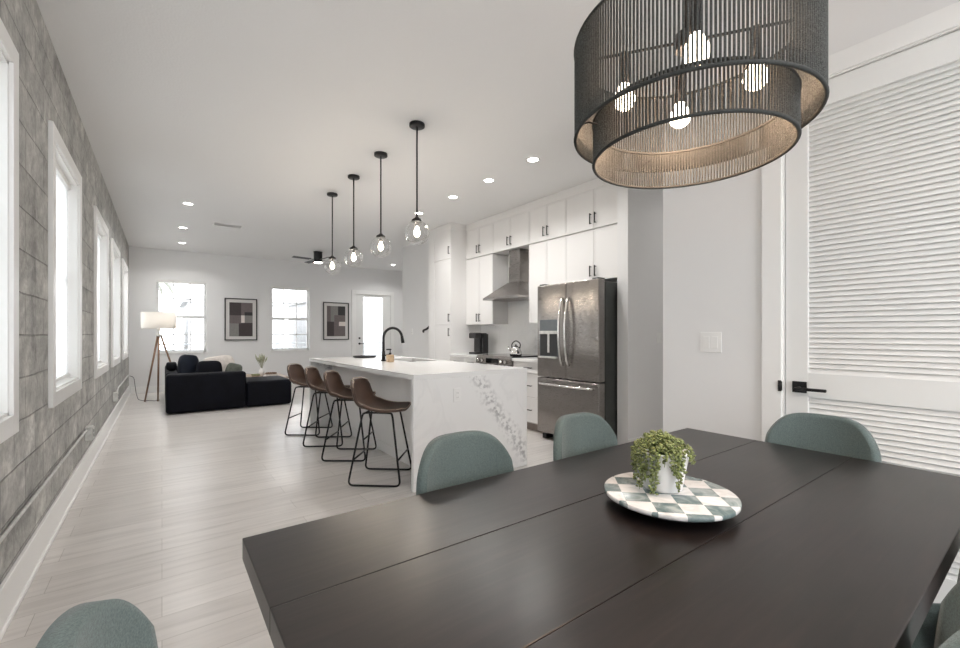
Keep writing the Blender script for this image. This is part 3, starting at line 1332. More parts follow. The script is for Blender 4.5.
tube(b, [(fx + .002, fy0 + .07, .66), (fx - .045, fy0 + .08, .66), (fx - .062, (fy0 + fy1) / 2, .66), (fx - .045, fy1 - .08, .66), (fx + .002, fy1 - .07, .66)], .015, n=10, smooth_corner=.03)
obj('handle', b, CHROME, dF)

# ---------------------------------------------------------------- island
ix0, ix1, iy0, iy1 = 1.575, 2.765, 3.007, 5.95
t = thing('kitchen_island', 'white waterfall quartz kitchen island with grey veining', 'kitchen island', ((ix0 + ix1) / 2, (iy0 + iy1) / 2, 0))
b = B()
sx0, sx1, sy0, sy1 = 2.30, 2.68, 4.45, 5.15
wall_holes(b, 'x', 0, 1, 0, 0, 0, 0, [])
for q in ((ix0, ix1, iy0, sy0), (ix0, ix1, sy1, iy1), (ix0, sx0, sy0, sy1), (sx1, ix1, sy0, sy1)):
    box(b, *q, .875, .915)
obj('countertop', b, QTOP, t)
b = B()
box(b, ix0, ix1, iy0, iy0 + .04, 0, .8745, .001)
obj('waterfall_panel', b, QUARTZ, t)
b = B()
box(b, ix0, ix1, iy1 - .04, iy1, 0, .8745, .001)
obj('waterfall_panel', b, QUARTZ, t)
b = B()
box(b, 1.88, 2.25, iy0 + .041, iy1 - .041, .0, .874)
box(b, 2.25, ix1 - .03, iy0 + .041, iy1 - .041, .10, .60)
box(b, 2.25, ix1 - .03, iy0 + .041, sy0 - .05, .60, .874)
box(b, 2.25, ix1 - .03, sy1 + .05, iy1 - .041, .60, .874)
obj('cabinet_base', b, CAB, t)
b = B()
box(b, 1.866, 1.88, iy0 + .042, iy1 - .042, 0, .10, .003)
obj('baseboard', b, CAB, t)
b = B()
th = .012
z0 = .67
box(b, sx0 - th, sx1 + th, sy0 - th, sy1 + th, z0, z0 + th)
box(b, sx0 - th, sx0, sy0 - th, sy1 + th, z0, .874)
box(b, sx1, sx1 + th, sy0 - th, sy1 + th, z0, .874)
box(b, sx0, sx1, sy0 - th, sy0, z0, .874)
box(b, sx0, sx1, sy1, sy1 + th, z0, .874)
obj('sink_basin', b, STEEL, t)


def plate(name, label, cat, c, axis, w=.072, h=.116, kind='outlet', group=None, nsw=1):
    """wall plate; axis is the face normal: '-x' or '-y'"""
    t = thing(name, label, cat, c, group=group)
    X, Y, Z = c

    def bb(b, a0, a1, z0, z1, d0, d1, bev=0):
        if axis == '-x':
            box(b, X - d1, X - d0, Y + a0, Y + a1, Z + z0, Z + z1, bev)
        else:
            box(b, X + a0, X + a1, Y - d1, Y - d0, Z + z0, Z + z1, bev)
    b = B()
    bb(b, -w / 2, w / 2, -h / 2, h / 2, 0, .006, .002)
    obj('cover_plate', b, PLATE, t)
    for k in range(nsw):
        off = (k - (nsw - 1) / 2) * .046
        b = B()
        bb(b, off - .016, off + .016, -.034, .034, .006, .009, .001)
        o = obj('rocker' if kind == 'switch' else 'socket', b, PLATE, t)
        if kind == 'outlet':
            for zz in (-.018, .018):
                for a in (-.006, .006):
                    b = B()
                    bb(b, off + a - .001, off + a + .001, zz - .005, zz + .005, .0085, .0093)
                    obj('slot', b, DARKG, o)
    return t


plate('wall_outlet', 'white power outlet on the near end of the island', 'outlet', (1.978, iy0, .727), '-y')
plate('light_switch', 'white double light switch on the wall left of the louvred door', 'switch', (XD, 1.208, 1.187), '-x', .118, .116, 'switch', nsw=2)
plate('light_switch', 'white light switch on the shaded hallway wall beside the fridge', 'switch', (4.48, 2.697, 1.19), '-y', .118, .116, 'switch', nsw=2)
plate('wall_outlet', 'small white outlet on the stair wall beyond the faucet', 'outlet', (4.044, 7.79, 1.28), '-x')

# faucet on island
fx_, fy_ = 2.115, 4.80
t = thing('kitchen_faucet', 'matte black gooseneck faucet on the island', 'faucet', (fx_, fy_, .915))
b = B()
cyl(b, (fx_, fy_, .9155), (fx_, fy_, .93), .03, n=20)
cyl(b, (fx_, fy_, .93), (fx_, fy_, 1.03), .022, .019, n=16)
obj('base', b, BLACKM, t)
b = B()
dx, dy = .90, -.44
pts = [(fx_, fy_, 1.02), (fx_, fy_, 1.17)]
R_ = .108
for i in range(0, 13):
    a = PI - PI * i / 12 * .93
    r = R_ + R_ * math.cos(a)
    pts.append((fx_ + dx * r, fy_ + dy * r, 1.185 + R_ * 1.12 * math.sin(a)))
tube(b, pts, .0155, n=10)
obj('spout', b, BLACKM, t)
e = pts[-1]
b = B()
cyl(b, e, (e[0] + .012, e[1] - .006, e[2] - .085), .017, .021, n=14)
obj('spray_head', b, BLACKM, t)
b = B()
tube(b, [(fx_, fy_, .975), (fx_ + .02, fy_ - .045, .985), (fx_ + .05, fy_ - .11, 1.0)], [.012, .009, .007], n=8)
obj('lever', b, BLACKM, t)

# brass soap caddy with dispenser
sx_, sy_ = 2.09, 4.56
t = thing('soap_dispenser', 'amber soap bottle with black pump in front of the faucet', 'soap dispenser', (sx_, sy_, .915))
b = B()
box(b, sx_ - .036, sx_ + .036, sy_ - .036, sy_ + .036, .9155, 1.0, .008)
obj('bottle', b, BRASS, t)
b = B()
cyl(b, (sx_, sy_, 1.0), (sx_, sy_, 1.022), .014, n=14)
cyl(b, (sx_, sy_, 1.022), (sx_, sy_, 1.055), .005, n=10)
box(b, sx_ - .045, sx_ + .012, sy_ - .009, sy_ + .009, 1.052, 1.066, .003)
obj('pump', b, BLACKP, t)

# dark oval tray at the far end of the island
b = B()
lathe(b, [(0, .001), (.13, .001), (.15, .006), (.158, .022), (.152, .022), (.142, .010), (0, .009)], (2.22, 5.66, .915), 32)
tag(obj('serving_tray', b, BLACKP), 'low round black tray at the far end of the island', 'tray')


# ---------------------------------------------------------------- bar stools
def make_stool():
    """faces +X; origin under the seat centre on the floor"""
    t = thing('bar_stool', 'x', 'bar stool', (0, 0, 0), 0, 'brown leather stools along the island')

    def surf(u, v):
        # v: 0 seat front .. 1 back top; u across
        a = (u - .5) * 2
        if v < .5:
            s = v / .5
            x = .215 - .36 * s
            z = .612 - .022 * math.sin(PI * s) - .015 * (1 - s) ** 3
            w = .205 + .015 * math.sin(PI * s)
        else:
            s = (v - .5) / .5
            k = min(1, s / .35)
            x = -.145 - .05 * math.sin(k * PI / 2) - .06 * max(0, s - .2)
            z = .612 + .235 * max(0, s) ** 1.12
            w = .22 - .022 * s ** 2
        # rounded outline
        cr = 1.0
        if v < .12:
            cr = math.sqrt(max(.0, 1 - ((.12 - v) / .12) ** 2)) * .25 + .75
        if v > .9:
            cr = math.sqrt(max(.0, 1 - ((v - .9) / .1) ** 2)) * .26 + .74
        y = a * w * cr
        lift = abs(a) ** 2.4
        mid = math.exp(-((v - .5) / .2) ** 2)
        z += lift * (.022 + .03 * mid) * (1 if v < .5 else max(0, 1 - (v - .5) / .35))
        if v > .5:
            z -= .022 * abs(a) ** 4 * ((v - .5) / .5) ** 3
        if v >= .35:
            x += lift * .055 * min(1, (v - .35) / .3)
        return Vector((x, y, z))
    b = B()
    grid_shell(b, surf, 18, 34, .020, 0)
    seat = obj('seat_shell', b, LEATHER, t)
    b = B()
    pts = [surf(.02, i / 30) for i in range(31)] + [surf(.02 + .96 * i / 14, 1) for i in range(1, 15)] + [surf(.98, 1 - i / 30) for i in range(1, 31)] + [surf(.98 - .96 * i / 14, 0) for i in range(1, 14)]
    tube(b, [p + Vector((.004, 0, .010)) for p in pts], .0035, n=5, closed=True)
    obj('piping', b, STITCH, seat)
    for s in (-1, 1):
        b = B()
        yt, yb_ = .125 * s, .215 * s
        tube(b, [(.10, yt * .9, .580), (.125, yt, .573), (.215, yb_, .010), (-.215, yb_, .010), (-.125, yt, .573), (-.10, yt * .9, .580)], .0085, n=8, closed=True, smooth_corner=.045)
        obj('leg_frame', b, BLACKM, t)
    b = B()
    for x in (-.175, .175):
        y = .215 - .09 * (.20 / .585)
        xx = .215 - .09 * (.20 / .585)
        xx = xx if x > 0 else -xx
        tube(b, [(xx, -y, .205), (xx, y, .205)], .0075, n=8)
        obj('footrest', b, BLACKM, t)
        b = B()
    tube(b, [(-.10, 0, .580), (.10, 0, .580)], .008, n=8)
    tube(b, [(.0, -.115, .581), (.0, .115, .581)], .009, n=8)
    tube(b, [(.10, -.115, .580), (.10, .115, .580)], .008, n=8)
    tube(b, [(-.10, -.115, .580), (-.10, .115, .580)], .008, n=8)
    obj('seat_brace', b, BLACKM, t)
    return t


stool = make_stool()
spots = [(1.515, 3.475, -40, 'brown leather bar stool nearest the dining table, at the near end of the island'),
         (1.54, 4.31, -37, 'second brown leather bar stool from the dining table, along the island'),
         (1.53, 4.99, -33, 'third brown leather bar stool from the dining table, along the island'),
         (1.50, 5.66, -38, 'brown leather bar stool farthest along the island, nearest the sofa')]
for i, (x, y, a, lab) in enumerate(spots):
    if i == 0:
        stool.location = (x, y, 0)
        stool.rotation_euler = (0, 0, math.radians(a))
        stool['label'] = lab
    else:
        dup(stool, (x, y, 0), math.radians(a), lab)

# ---------------------------------------------------------------- dining table
TZ = .749
tx0, tx1, ty0, ty1 = .154, 2.19, .157, 1.164
t = thing('dining_table', 'long dark espresso wood dining table with planked top', 'dining table', ((tx0 + tx1) / 2, (ty0 + ty1) / 2, 0))
yy = [ty0, .497, .837, ty1]
for k in range(3):
    b = B()
    box(b, tx0, tx1, yy[k] + (.0004 if k else 0), yy[k + 1] - (.0004 if k < 2 else 0), TZ - .052, TZ, .0022)
    obj('tabletop_plank', b, TABLE, t)
b = B()
b.free()
for x in (.50, 1.737):
    b = B()
    box(b, x, x + .10, ty0 + .12, ty1 - .12, TZ - .12, TZ - .052, .003)
    obj('crossbeam', b, TABLE, t)
    b = B()
    box(b, x, x + .10, ty0 + .20, ty1 - .20, 0, .07, .003)
    obj('foot_beam', b, TABLE, t)
for x in (.50, 1.737):
    for y in (.55, .67):
        b = B()
        box(b, x + .005, x + .095, y, y + .10, .07, TZ - .12, .003)
        obj('leg', b, TABLE, t)


# dining chairs
def make_chair():
    """faces +X, origin under the seat centre"""
    t = thing('dining_chair', 'x', 'chair', (0, 0, 0), 0, 'teal upholstered chairs around the dining table')

    def surf(u, v):
        a = (u - .5) * 2
        if v < .45:
            s = v / .45
            x = .23 - .40 * s
            z = .455 - .02 * math.sin(PI * s)
            w = .225
        else:
            s = (v - .45) / .55
            k = min(1, s / .3)
            x = -.17 - .045 * math.sin(k * PI / 2) - .03 * max(0, s - .2)
            z = .455 + .425 * s ** 1.1
            w = .216 - .028 * s
        cr = 1.0
        if v < .1:
            cr = math.sqrt(max(.0, 1 - ((.1 - v) / .1) ** 2)) * .3 + .7
        y = a * w * cr
        lift = abs(a) ** 2.2
        if v >= .4:
            x += lift * .075 * min(1, (v - .4) / .25)
        if v > .45:
            s = (v - .45) / .55
            # rounded top corners
            z -= .425 * .25 * abs(a) ** 4.4 * s ** 3
        z += lift * .06 * math.exp(-((v - .45) / .14) ** 2)
        return Vector((x, y, z))
    b = B()
    grid_shell(b, surf, 40, 48, .034, 0)
    obj('seat_shell', b, TEAL, t)
    for sx in (-1, 1):
        for sy in (-1, 1):
            b = B()
            tube(b, [(.14 * sx, .15 * sy, .425), (.20 * sx, .205 * sy, .002)], [.013, .009], n=8)
            obj('leg', b, BLACKM, t)
    b = B()
    tube(b, [(.14, .15, .423), (.14, -.15, .423), (-.14, -.15, .423), (-.14, .15, .423)], .010, n=8, closed=True, smooth_corner=.02)
    obj('seat_frame', b, BLACKM, t)
    return t


ch = make_chair()
ch.location = (.855, 1.055, 0)
ch.rotation_euler = (0, 0, -PI / 2)
ch['label'] = 'teal dining chair on the far side of the table, in front of the island'
dup(ch, (1.475, 1.055, 0), -PI / 2, 'teal dining chair on the far side of the table, in front of the fridge')
dup(ch, (2.10, .632, 0), PI, 'teal dining chair at the table end in front of the louvred door')
dup(ch, (.14, .675, 0), 0, 'teal dining chair at the left end of the table, nearest the block wall')
dup(ch, (.90, .277, 0), PI / 2, 'teal dining chair on the near side, at the bottom right corner of the photo')
dup(ch, (1.51, .277, 0), PI / 2, 'teal dining chair on the near side, the one behind the bottom right corner chair')

# centrepiece
tx, ty = 1.158, .668
t = thing('lazy_susan', 'round green and white checkered marble board on the dining table', 'serving board', (tx, ty, TZ))
b = B()
lathe(b, [(0, .0265), (.173, .0265), (.1762, .0285), (.177, .033), (.1762, .0385), (.1745, .040), (0, .040)], (0, 0, 0), 64)
o = obj('board', b, CHECK, t, world=False)
b = B()
lathe(b, [(0, .0005), (.10, .0005), (.125, .004), (.150, .020), (.150, .0262), (0, .0262)], (0, 0, 0), 48)
obj('base', b, BLACKP, t, world=False)
px_, py_, pz_ = 1.168, .694, TZ + .040
t = thing('potted_plant', 'trailing green string-of-pearls plant in a white pot on the checkered board', 'plant', (px_, py_, pz_))
b = B()
n8 = 9
lathe(b, [(0, .0005), (.049, .0005), (.053, .004), (.072, .110), (.071, .113), (.066, .112), (.061, .085), (0, .085)], (px_, py_, pz_), n8 * 4, smooth=True)
obj('pot', b, POT, t)
b = B()
lathe(b, [(0, .0855), (.056, .0855), (.056, .094), (0, .099)], (px_, py_, pz_), 24)
obj('soil', b, SOIL, t)


def leafball(b, p, d, ln=.0085, wd=.0036):
    d = d.normalized()
    q = d.to_track_quat('Z', 'Y').to_matrix()
    tip = b.verts.new(p + d * ln)
    base = b.verts.new(p)
    ring = [b.verts.new(p + d * ln * .5 + q @ Vector((wd * math.cos(a), wd * math.sin(a), 0))) for a in (0, PI * .4, PI * .8, PI * 1.2, PI * 1.6)]
    for i in range(5):
        f = b.faces.new((base, ring[(i + 1) % 5], ring[i]))
        f.smooth = True
        f = b.faces.new((tip, ring[i], ring[(i + 1) % 5]))
        f.smooth = True


b = B()
bs = B()
rnd = random.Random(11)
camdir = math.atan2(-py_, -px_)


def strand(pts):
    tube(bs, pts, .0009, n=4)
    for a_, c_ in zip(pts, pts[1:]):
        seg = (c_ - a_)
        k = max(1, int(seg.length / .0052))
        for i in range(k):
            p = a_ + seg * (i / k)
            for _ in range(2):
                dv = Vector((rnd.uniform(-1, 1), rnd.uniform(-1, 1), rnd.uniform(-.3, 1)))
                leafball(b, p, dv, rnd.uniform(.009, .0135), rnd.uniform(.0032, .0046))


for i in range(52):      # mound
    a = rnd.uniform(0, 2 * PI)
    r1 = rnd.uniform(.01, .062)
    h = .122 + .030 * (1 - (r1 / .066) ** 2) + rnd.uniform(-.006, .010)
    p0 = Vector((px_ + .35 * r1 * math.cos(a), py_ + .35 * r1 * math.sin(a), pz_ + .096))
    p2 = Vector((px_ + r1 * math.cos(a), py_ + r1 * math.sin(a), pz_ + h))
    p1 = (p0 + p2) / 2 + Vector((0, 0, .012))
    p3 = p2 + Vector((.018 * math.cos(a), .018 * math.sin(a), -.004))
    strand([p0, p1, p2, p3])
# hanging strands: (angle offset from the direction to the camera, drop)
for ao, drop in ((-1.75, .075), (-1.6, .06), (-1.35, .095), (-1.45, .04), (-.75, .10), (-.85, .115), (-.6, .08), (-.35, .125), (-.25, .13), (-.15, .05), (.35, .04), (.45, .055), (.55, .095), (.62, .075), (.75, .05), (1.2, .03), (1.5, .035), (2.3, .03), (3.0, .04), (-2.4, .03), (0.1, .03), (-1.1, .04)):
    a = camdir + ao
    cx_, sy2 = math.cos(a), math.sin(a)
    pts = [Vector((px_ + .03 * cx_, py_ + .03 * sy2, pz_ + .112)), Vector((px_ + .06 * cx_, py_ + .06 * sy2, pz_ + .128)), Vector((px_ + .0765 * cx_, py_ + .0765 * sy2, pz_ + .114))]
    k = max(2, int(drop / .015))
    for j in range(1, k + 1):
        z = .112 - drop * j / k
        rr = .0775 + .002 * math.sin(j * 1.3) - .0
        pts.append(Vector((px_ + rr * cx_ + rnd.uniform(-.002, .002), py_ + rr * sy2 + rnd.uniform(-.002, .002), pz_ + max(z, .006))))
    strand(pts)
o = obj('foliage', b, LEAF, t)
obj('stems', bs, STEMC, t)

# ---------------------------------------------------------------- chandelier
qx, qy = 1.17, .622
t = thing('rope_chandelier', 'two-tier charcoal rope drum chandelier with lit bulbs over the dining table', 'chandelier', (qx, qy, 2.1))


def drum(name, R, z0, z1, n, parent):
    b = B()
    for i in range(n):
        a = 2 * PI * i / n
        r = .0027
        c = Vector((qx + R * math.cos(a), qy + R * math.sin(a), 0))
        cyl(b, (c.x, c.y, z0), (c.x, c.y, z1), r, n=6, cap=False)
    # wrapped rims
    o = obj(name, b, ROPE, parent)
    b = B()
    for z in (z0, z1):
        pts = [(qx + R * math.cos(2 * PI * i / 72), qy + R * math.sin(2 * PI * i / 72), z) for i in range(72)]
        tube(b, pts, .0048, n=8, closed=True)
    obj('rim', b, ROPEIN, o)
    return o


drum('outer_shade', .302, 1.798, 2.052, 216, t)
drum('inner_shade', .250, 1.724, 1.838, 184, t)
# arms and stem
fwd = Vector((.82, .573, 0))
rgt = Vector((.573, -.82, 0))
cc = Vector((qx, qy, 0))
b = B()
for d_ in (fwd, rgt):
    p, q = cc - d_ * .30, cc + d_ * .30
    tube(b, [(p.x, p.y, 2.045), (q.x, q.y, 2.045)], .004, n=6)
cyl(b, (qx, qy, 2.02), (qx, qy, 2.065), .03, n=20)
obj('spider_frame', b, BLACKM, t)
b = B()
obj_hooks = b.free()
for k in range(4):
    a = math.radians(55 + 90 * k)
    v = Vector((math.cos(a), math.sin(a), 0))
    w_ = Vector((-v.y, v.x, 0))
    b = B()
    tube(b, [cc + v * .247 + Vector((0, 0, 1.812)), cc + v * .275 + Vector((0, 0, 1.818)), cc + v * .285 + w_ * .006 + Vector((0, 0, 1.812)), cc + v * .300 + Vector((0, 0, 1.812))], .0028, n=6)
    obj('hook', b, BLACKM, t)
b = B()
cyl(b, (qx, qy, 2.066), (qx, qy, ZC - .026), .008, n=10)
obj('stem', b, BLACKM, t)
b = B()
cyl(b, (qx, qy, ZC - .025), (qx, qy, ZC - .001), .065, n=28)
obj('canopy', b, BLACKM, t)
for k, v in enumerate((fwd, -fwd, rgt, -rgt)):
    p = cc + v * .165
    b = B()
    cyl(b, (p.x, p.y, 2.045), (p.x, p.y, 1.955), .014, n=14)
    s_ = obj('bulb_socket', b, BLACKM, t)
    b = B()
    lathe(b, [(.012, .028), (.016, .02), (.028, -.006), (.031, -.018), (.027, -.034), (.015, -.045), (0, -.048)], (p.x, p.y, 1.93), 20)
    obj('bulb', b, BULBW, s_)
    ld = bpy.data.lights.new('bulb_light', 'POINT')
    ld.energy = 2.6
    ld.color = (1, .66, .44)
    ld.shadow_soft_size = .04
    lo = bpy.data.objects.new('bulb_light', ld)
    lo.location = (p.x, p.y, 1.865)
    COL.objects.link(lo)
    lo.parent = t
    lo.matrix_parent_inverse = local(t).inverted()


# ---------------------------------------------------------------- island pendants
def make_pendant():
    t = thing('pendant_light', 'x', 'pendant light', (0, 0, ZC), 0, 'clear globe pendants over the island')
    zg = 2.105 - ZC
    b = B()
    lathe(b, [(0, -.030), (.056, -.030), (.066, -.024), (.066, -.001), (0, -.001)], (0, 0, 0), 28)
    obj('canopy', b, BLACKM, t, world=False)
    b = B()
    cyl(b, (0, 0, -.03), (0, 0, zg + .135), .0075, n=10)
    obj('rod', b, BLACKM, t, world=False)
    b = B()
    lathe(b, [(0, .140), (.010, .140), (.018, .128), (.044, .112), (.048, .098), (.044, .092), (.015, .092), (.014, .055), (0, .055)], (0, 0, zg), 24)
    obj('socket_cap', b, BLACKM, t, world=False)
    b = B()
    R = .106
    pr = [(R * math.sin(a), R * math.cos(a)) for a in [.38 + (PI - .38) * i / 22 for i in range(22)]] + [(0, -R)]
    lathe(b, pr, (0, 0, zg), 36)
    obj('globe', b, GLOBE, t, world=False)
    b = B()
    lathe(b, [(.011, .056), (.014, .04), (.026, .012), (.028, -.004), (.021, -.024), (.010, -.032), (0, -.034)], (0, 0, zg), 18)
    bl = obj('bulb', b, BULBW, t, world=False)
    return t


pend = make_pendant()
labs = ['clear globe pendant nearest the dining table, first over the island', 'second clear globe pendant from the dining table, over the island',
        'third clear globe pendant from the dining table, over the island', 'clear globe pendant farthest from the dining table, beside the ceiling fan']
for i, (x, y) in enumerate(((1.765, 3.309), (1.765, 4.07), (1.765, 4.83), (1.765, 5.60))):
    if i == 0:
        pend.location = (x, y, ZC)
        pend['label'] = labs[0]
        o = pend
    else:
        o = dup(pend, (x, y, ZC), 0, labs[i])
    ld = bpy.data.lights.new('bulb_light', 'POINT')
    ld.energy = 5
    ld.color = (1, .87, .72)
    ld.shadow_soft_size = .03
    lo = bpy.data.objects.new('bulb_light', ld)
    lo.location = (x, y, 2.04)
    COL.objects.link(lo)
    lo.parent = o
    lo.matrix_parent_inverse = Matrix.Translation((x, y, ZC)).inverted()

# recessed downlights
cans = [(.29, 7.206, 'recessed downlight in the left ceiling row, nearest the dining table'),
        (.29, 8.89, 'recessed downlight in the middle of the left ceiling row'),
        (.32, 10.38, 'recessed downlight in the left ceiling row, nearest the far wall'),
        (3.09, 3.27, 'recessed downlight over the kitchen nearest the chandelier'),
        (3.09, 4.02, 'second recessed downlight from the chandelier over the kitchen'),
        (3.09, 4.79, 'third recessed downlight from the chandelier over the kitchen'),
        (3.09, 5.73, 'recessed downlight behind the nearest globe pendant'),
        (4.85, 10.4, 'recessed downlight near the glazed far door'),
        (.25, -.7, 'unseen fill downlight added behind the camera by the block wall'), (1.75, -.7, 'unseen fill downlight added behind the camera by the louvred door'),  # both unseen, added as fill light for the dining end
        (5.1, 2.1, 'unseen downlight added to brighten the hallway beside the fridge')]  # out of view, added to lift the dim hall wall
proto = None
for i, (x, y, lab) in enumerate(cans):
    if lab is None:
        continue
    if proto is None:
        proto = thing('recessed_downlight', lab, 'ceiling light', (x, y, ZC), 0, 'recessed ceiling downlights')
        b = B()
        lathe(b, [(.052, -.0005), (.055, -.006), (.074, -.004), (.076, -.0005)], (0, 0, 0), 28)
        obj('trim_ring', b, TRIM, proto, world=False)
        b = B()
        lathe(b, [(0, -.003), (.053, -.003), (.053, -.0006), (0, -.0006)], (0, 0, 0), 24)
        obj('lens', b, LEDW, proto, world=False)
        o = proto
    else:
        o = dup(proto, (x, y, ZC), 0, lab)
    ld = bpy.data.lights.new('downlight_beam', 'AREA')
    ld.shape = 'DISK'
    ld.size = .10
    ld.energy = CAN_POWER * (.3 if y == 2.1 else (.72 if x == 3.09 else .95))
    ld.spread = math.radians(145)
    ld.color = (1, .98, .955)
    lo = bpy.data.objects.new('downlight_beam', ld)
    lo.location = (x, y, ZC - .012)
    COL.objects.link(lo)
    lo.parent = o
    lo.matrix_parent_inverse = Matrix.Translation((x, y, ZC)).inverted()

# ceiling vent
b = B()
for k in range(6):
    y = 8.17 + k * .028
    mt = Matrix.Translation((.88, y, ZC - .008)) @ Matrix.Rotation(math.radians(35), 4, 'X')
    box(b, -.19, .19, -.010, .010, -.001, .001, mat=mt)
t = thing('ceiling_vent', 'white slotted air vent in the ceiling of the living area', 'vent', (.88, 8.24, ZC))
obj('louvre', b, TRIM, t)
b = B()
for q in ((.67, 1.09, 8.13, 8.15), (.67, 1.09, 8.33, 8.35), (.67, .69, 8.15, 8.33), (1.07, 1.09, 8.15, 8.33)):
    box(b, *q, ZC - .012, ZC - .0005)
obj('frame', b, TRIM, t)
b = B()
box(b, .69, 1.07, 8.15, 8.33, ZC - .0015, ZC - .0005)
obj('backing', b, DARKG, t)

# ceiling fan
cx, cy = 2.767, 9.77
t = thing('ceiling_fan', 'black flush-mount ceiling fan with thin blades and a light', 'ceiling fan', (cx, cy, ZC))
b = B()
lathe(b, [(0, 2.81), (.088, 2.81), (.09, 2.82), (.09, 3.03), (.10, 3.039), (0, 3.039)], (cx, cy, 0), 32)
obj('motor', b, BLACKM, t)
b = B()
lathe(b, [(0, 2.795), (.06, 2.797), (.08, 2.805), (.08, 2.81), (0, 2.81)], (cx, cy, 0), 28)
obj('light_lens', b, LEDW, t)
for k in range(4):
    a = math.radians(10.6 + 90 * k)
    b = B()
    mt = Matrix.Translation((cx, cy, 2.865)) @ Matrix.Rotation(a, 4, 'Z') @ Matrix.Rotation(math.radians(9), 4, 'X')
    box(b, .07, .20, -.02, .02, -.004, .004, mat=mt)
    box(b, .18, .56, -.055, .055, -.003, .003, .002, mat=mt)
    obj('blade', b, BLACKM, t)

# ---------------------------------------------------------------- wall pictures
GREYS = dict(a=M('print_dark_plum', (.055, .043, .045), .7, noise=(60, .15)), b=M('print_mauve_grey', (.15, .125, .125), .7, noise=(60, .12)),
             c=M('print_charcoal', (.035, .033, .035), .7, noise=(60, .15)), d=M('print_sage_grey', (.22, .215, .205), .7, noise=(60, .12)),
             e=M('print_cream', (.70, .64, .60), .7, noise=(60, .03)), m=M('print_mat_white', (.66, .65, .63), .7, noise=(60, .01)))


def picture(label, x0, x1, z0, z1, patches):
    t = thing('framed_picture', label, 'picture', ((x0 + x1) / 2, YF, z0))
    f, y0 = .022, YF - .032
    b = B()
    box(b, x0, x0 + f, y0, YF - .001, z0, z1, .002)
    box(b, x1 - f, x1, y0, YF - .001, z0, z1, .002)
    box(b, x0 + f, x1 - f, y0, YF - .001, z0, z0 + f, .002)
    box(b, x0 + f, x1 - f, y0, YF - .001, z1 - f, z1, .002)
    obj('frame', b, BLACKM, t)
    b = B()
    box(b, x0 + f, x1 - f, YF - .012, YF - .002, z0 + f, z1 - f)
    obj('mat_board', b, GREYS['m'], t)
    b = B()
    mg = .095
    X0, X1, Z0, Z1 = x0 + mg, x1 - mg, z0 + mg, z1 - mg
    ks = list('abcde')
    for (u0, u1, v0, v1, k) in patches:
        box(b, X0 + (X1 - X0) * u0, X0 + (X1 - X0) * u1, YF - .015, YF - .0122, Z0 + (Z1 - Z0) * v0, Z0 + (Z1 - Z0) * v1, mi=ks.index(k))
    obj('art_print', b, [GREYS[k] for k in ks], t)


picture('black-framed patchwork print in dark plum and grey, left of the second far window', 1.152, 1.821, 1.085, 2.06,
        [(0, .5, .62, 1, 'a'), (.5, 1, .72, 1, 'b'), (.5, .65, .62, .72, 'b'), (.65, 1, .62, .72, 'c'), (0, .5, .38, .62, 'b'), (.5, .65, .40, .62, 'e'), (.65, 1, .40, .62, 'd'), (.5, 1, .34, .40, 'a'),
         (0, .4, 0, .38, 'd'), (.4, .5, 0, .38, 'a'), (.5, 1, 0, .34, 'a')])
picture('black-framed patchwork print in brown and grey, beside the glazed far door', 3.36, 4.033, 1.08, 2.063,
        [(0, .2, .48, 1, 'b'), (.2, .4, .48, 1, 'd'), (.4, .6, .7, 1, 'd'), (.6, 1, .7, 1, 'c'), (.4, 1, .48, .7, 'b'), (0, .38, 0, .48, 'a'), (.38, .65, 0, .48, 'b'), (.65, 1, .34, .48, 'e'), (.65, 1, 0, .34, 'b')])

# ---------------------------------------------------------------- conduit and boxes on the block wall
b = B()
xw = XL + .014
tube(b, [(xw, -1.5, .39), (xw, 5.08, .39)], .009, n=10)
tag(obj('conduit_pipe', b, GALV), 'grey metal conduit running along the block wall below the near windows', 'pipe')


def jbox(label, y, z):
    t = thing('junction_box', label, 'electrical box', (XL, y, z))
    b = B()
    box(b, XL + .001, XL + .052, y - .06, y + .06, z - .06, z + .06, .006)
    obj('box', b, GALV, t)
    b = B()
    box(b, XL + .053, XL + .058, y - .052, y + .052, z - .052, z + .052, .002)
    o = obj('cover', b, GALV, t)
    for zz in (-.02, .02):
        b = B()
        box(b, XL + .058, XL + .060, y - .016, y + .016, z + zz - .013, z + zz + .013)
        obj('socket', b, DISP, o)


jbox('grey metal electrical box at the end of the near conduit', 5.145, .355)
jbox('grey metal electrical box low on the block wall near the floor lamp', 7.85, .36)
b = B()
tube(b, [(xw, 7.915, .36), (xw, 8.3, .36), (xw, 8.5, .42), (xw, 11.1, .42)], .011, n=10, smooth_corner=.1)
tag(obj('conduit_pipe', b, GALV), 'grey metal conduit between the far block wall box and the corner', 'pipe')

# ---------------------------------------------------------------- handrail on stair wall
t = thing('handrail', 'short dark handrail end on the stair wall beside the pantry', 'handrail', (4.0, 7.1, 1.3))
b = B()
tube(b, [(3.99, 7.22, 1.27), (3.97, 7.20, 1.30), (3.97, 7.05, 1.33), (3.97, 6.72, 1.50)], .019, n=10, smooth_corner=.03)
obj('rail', b, BLACKM, t)
b = B()
tube(b, [(3.97, 7.0, 1.345), (4.04, 7.0, 1.28)], .008, n=8)
obj('bracket', b, BLACKM, t)


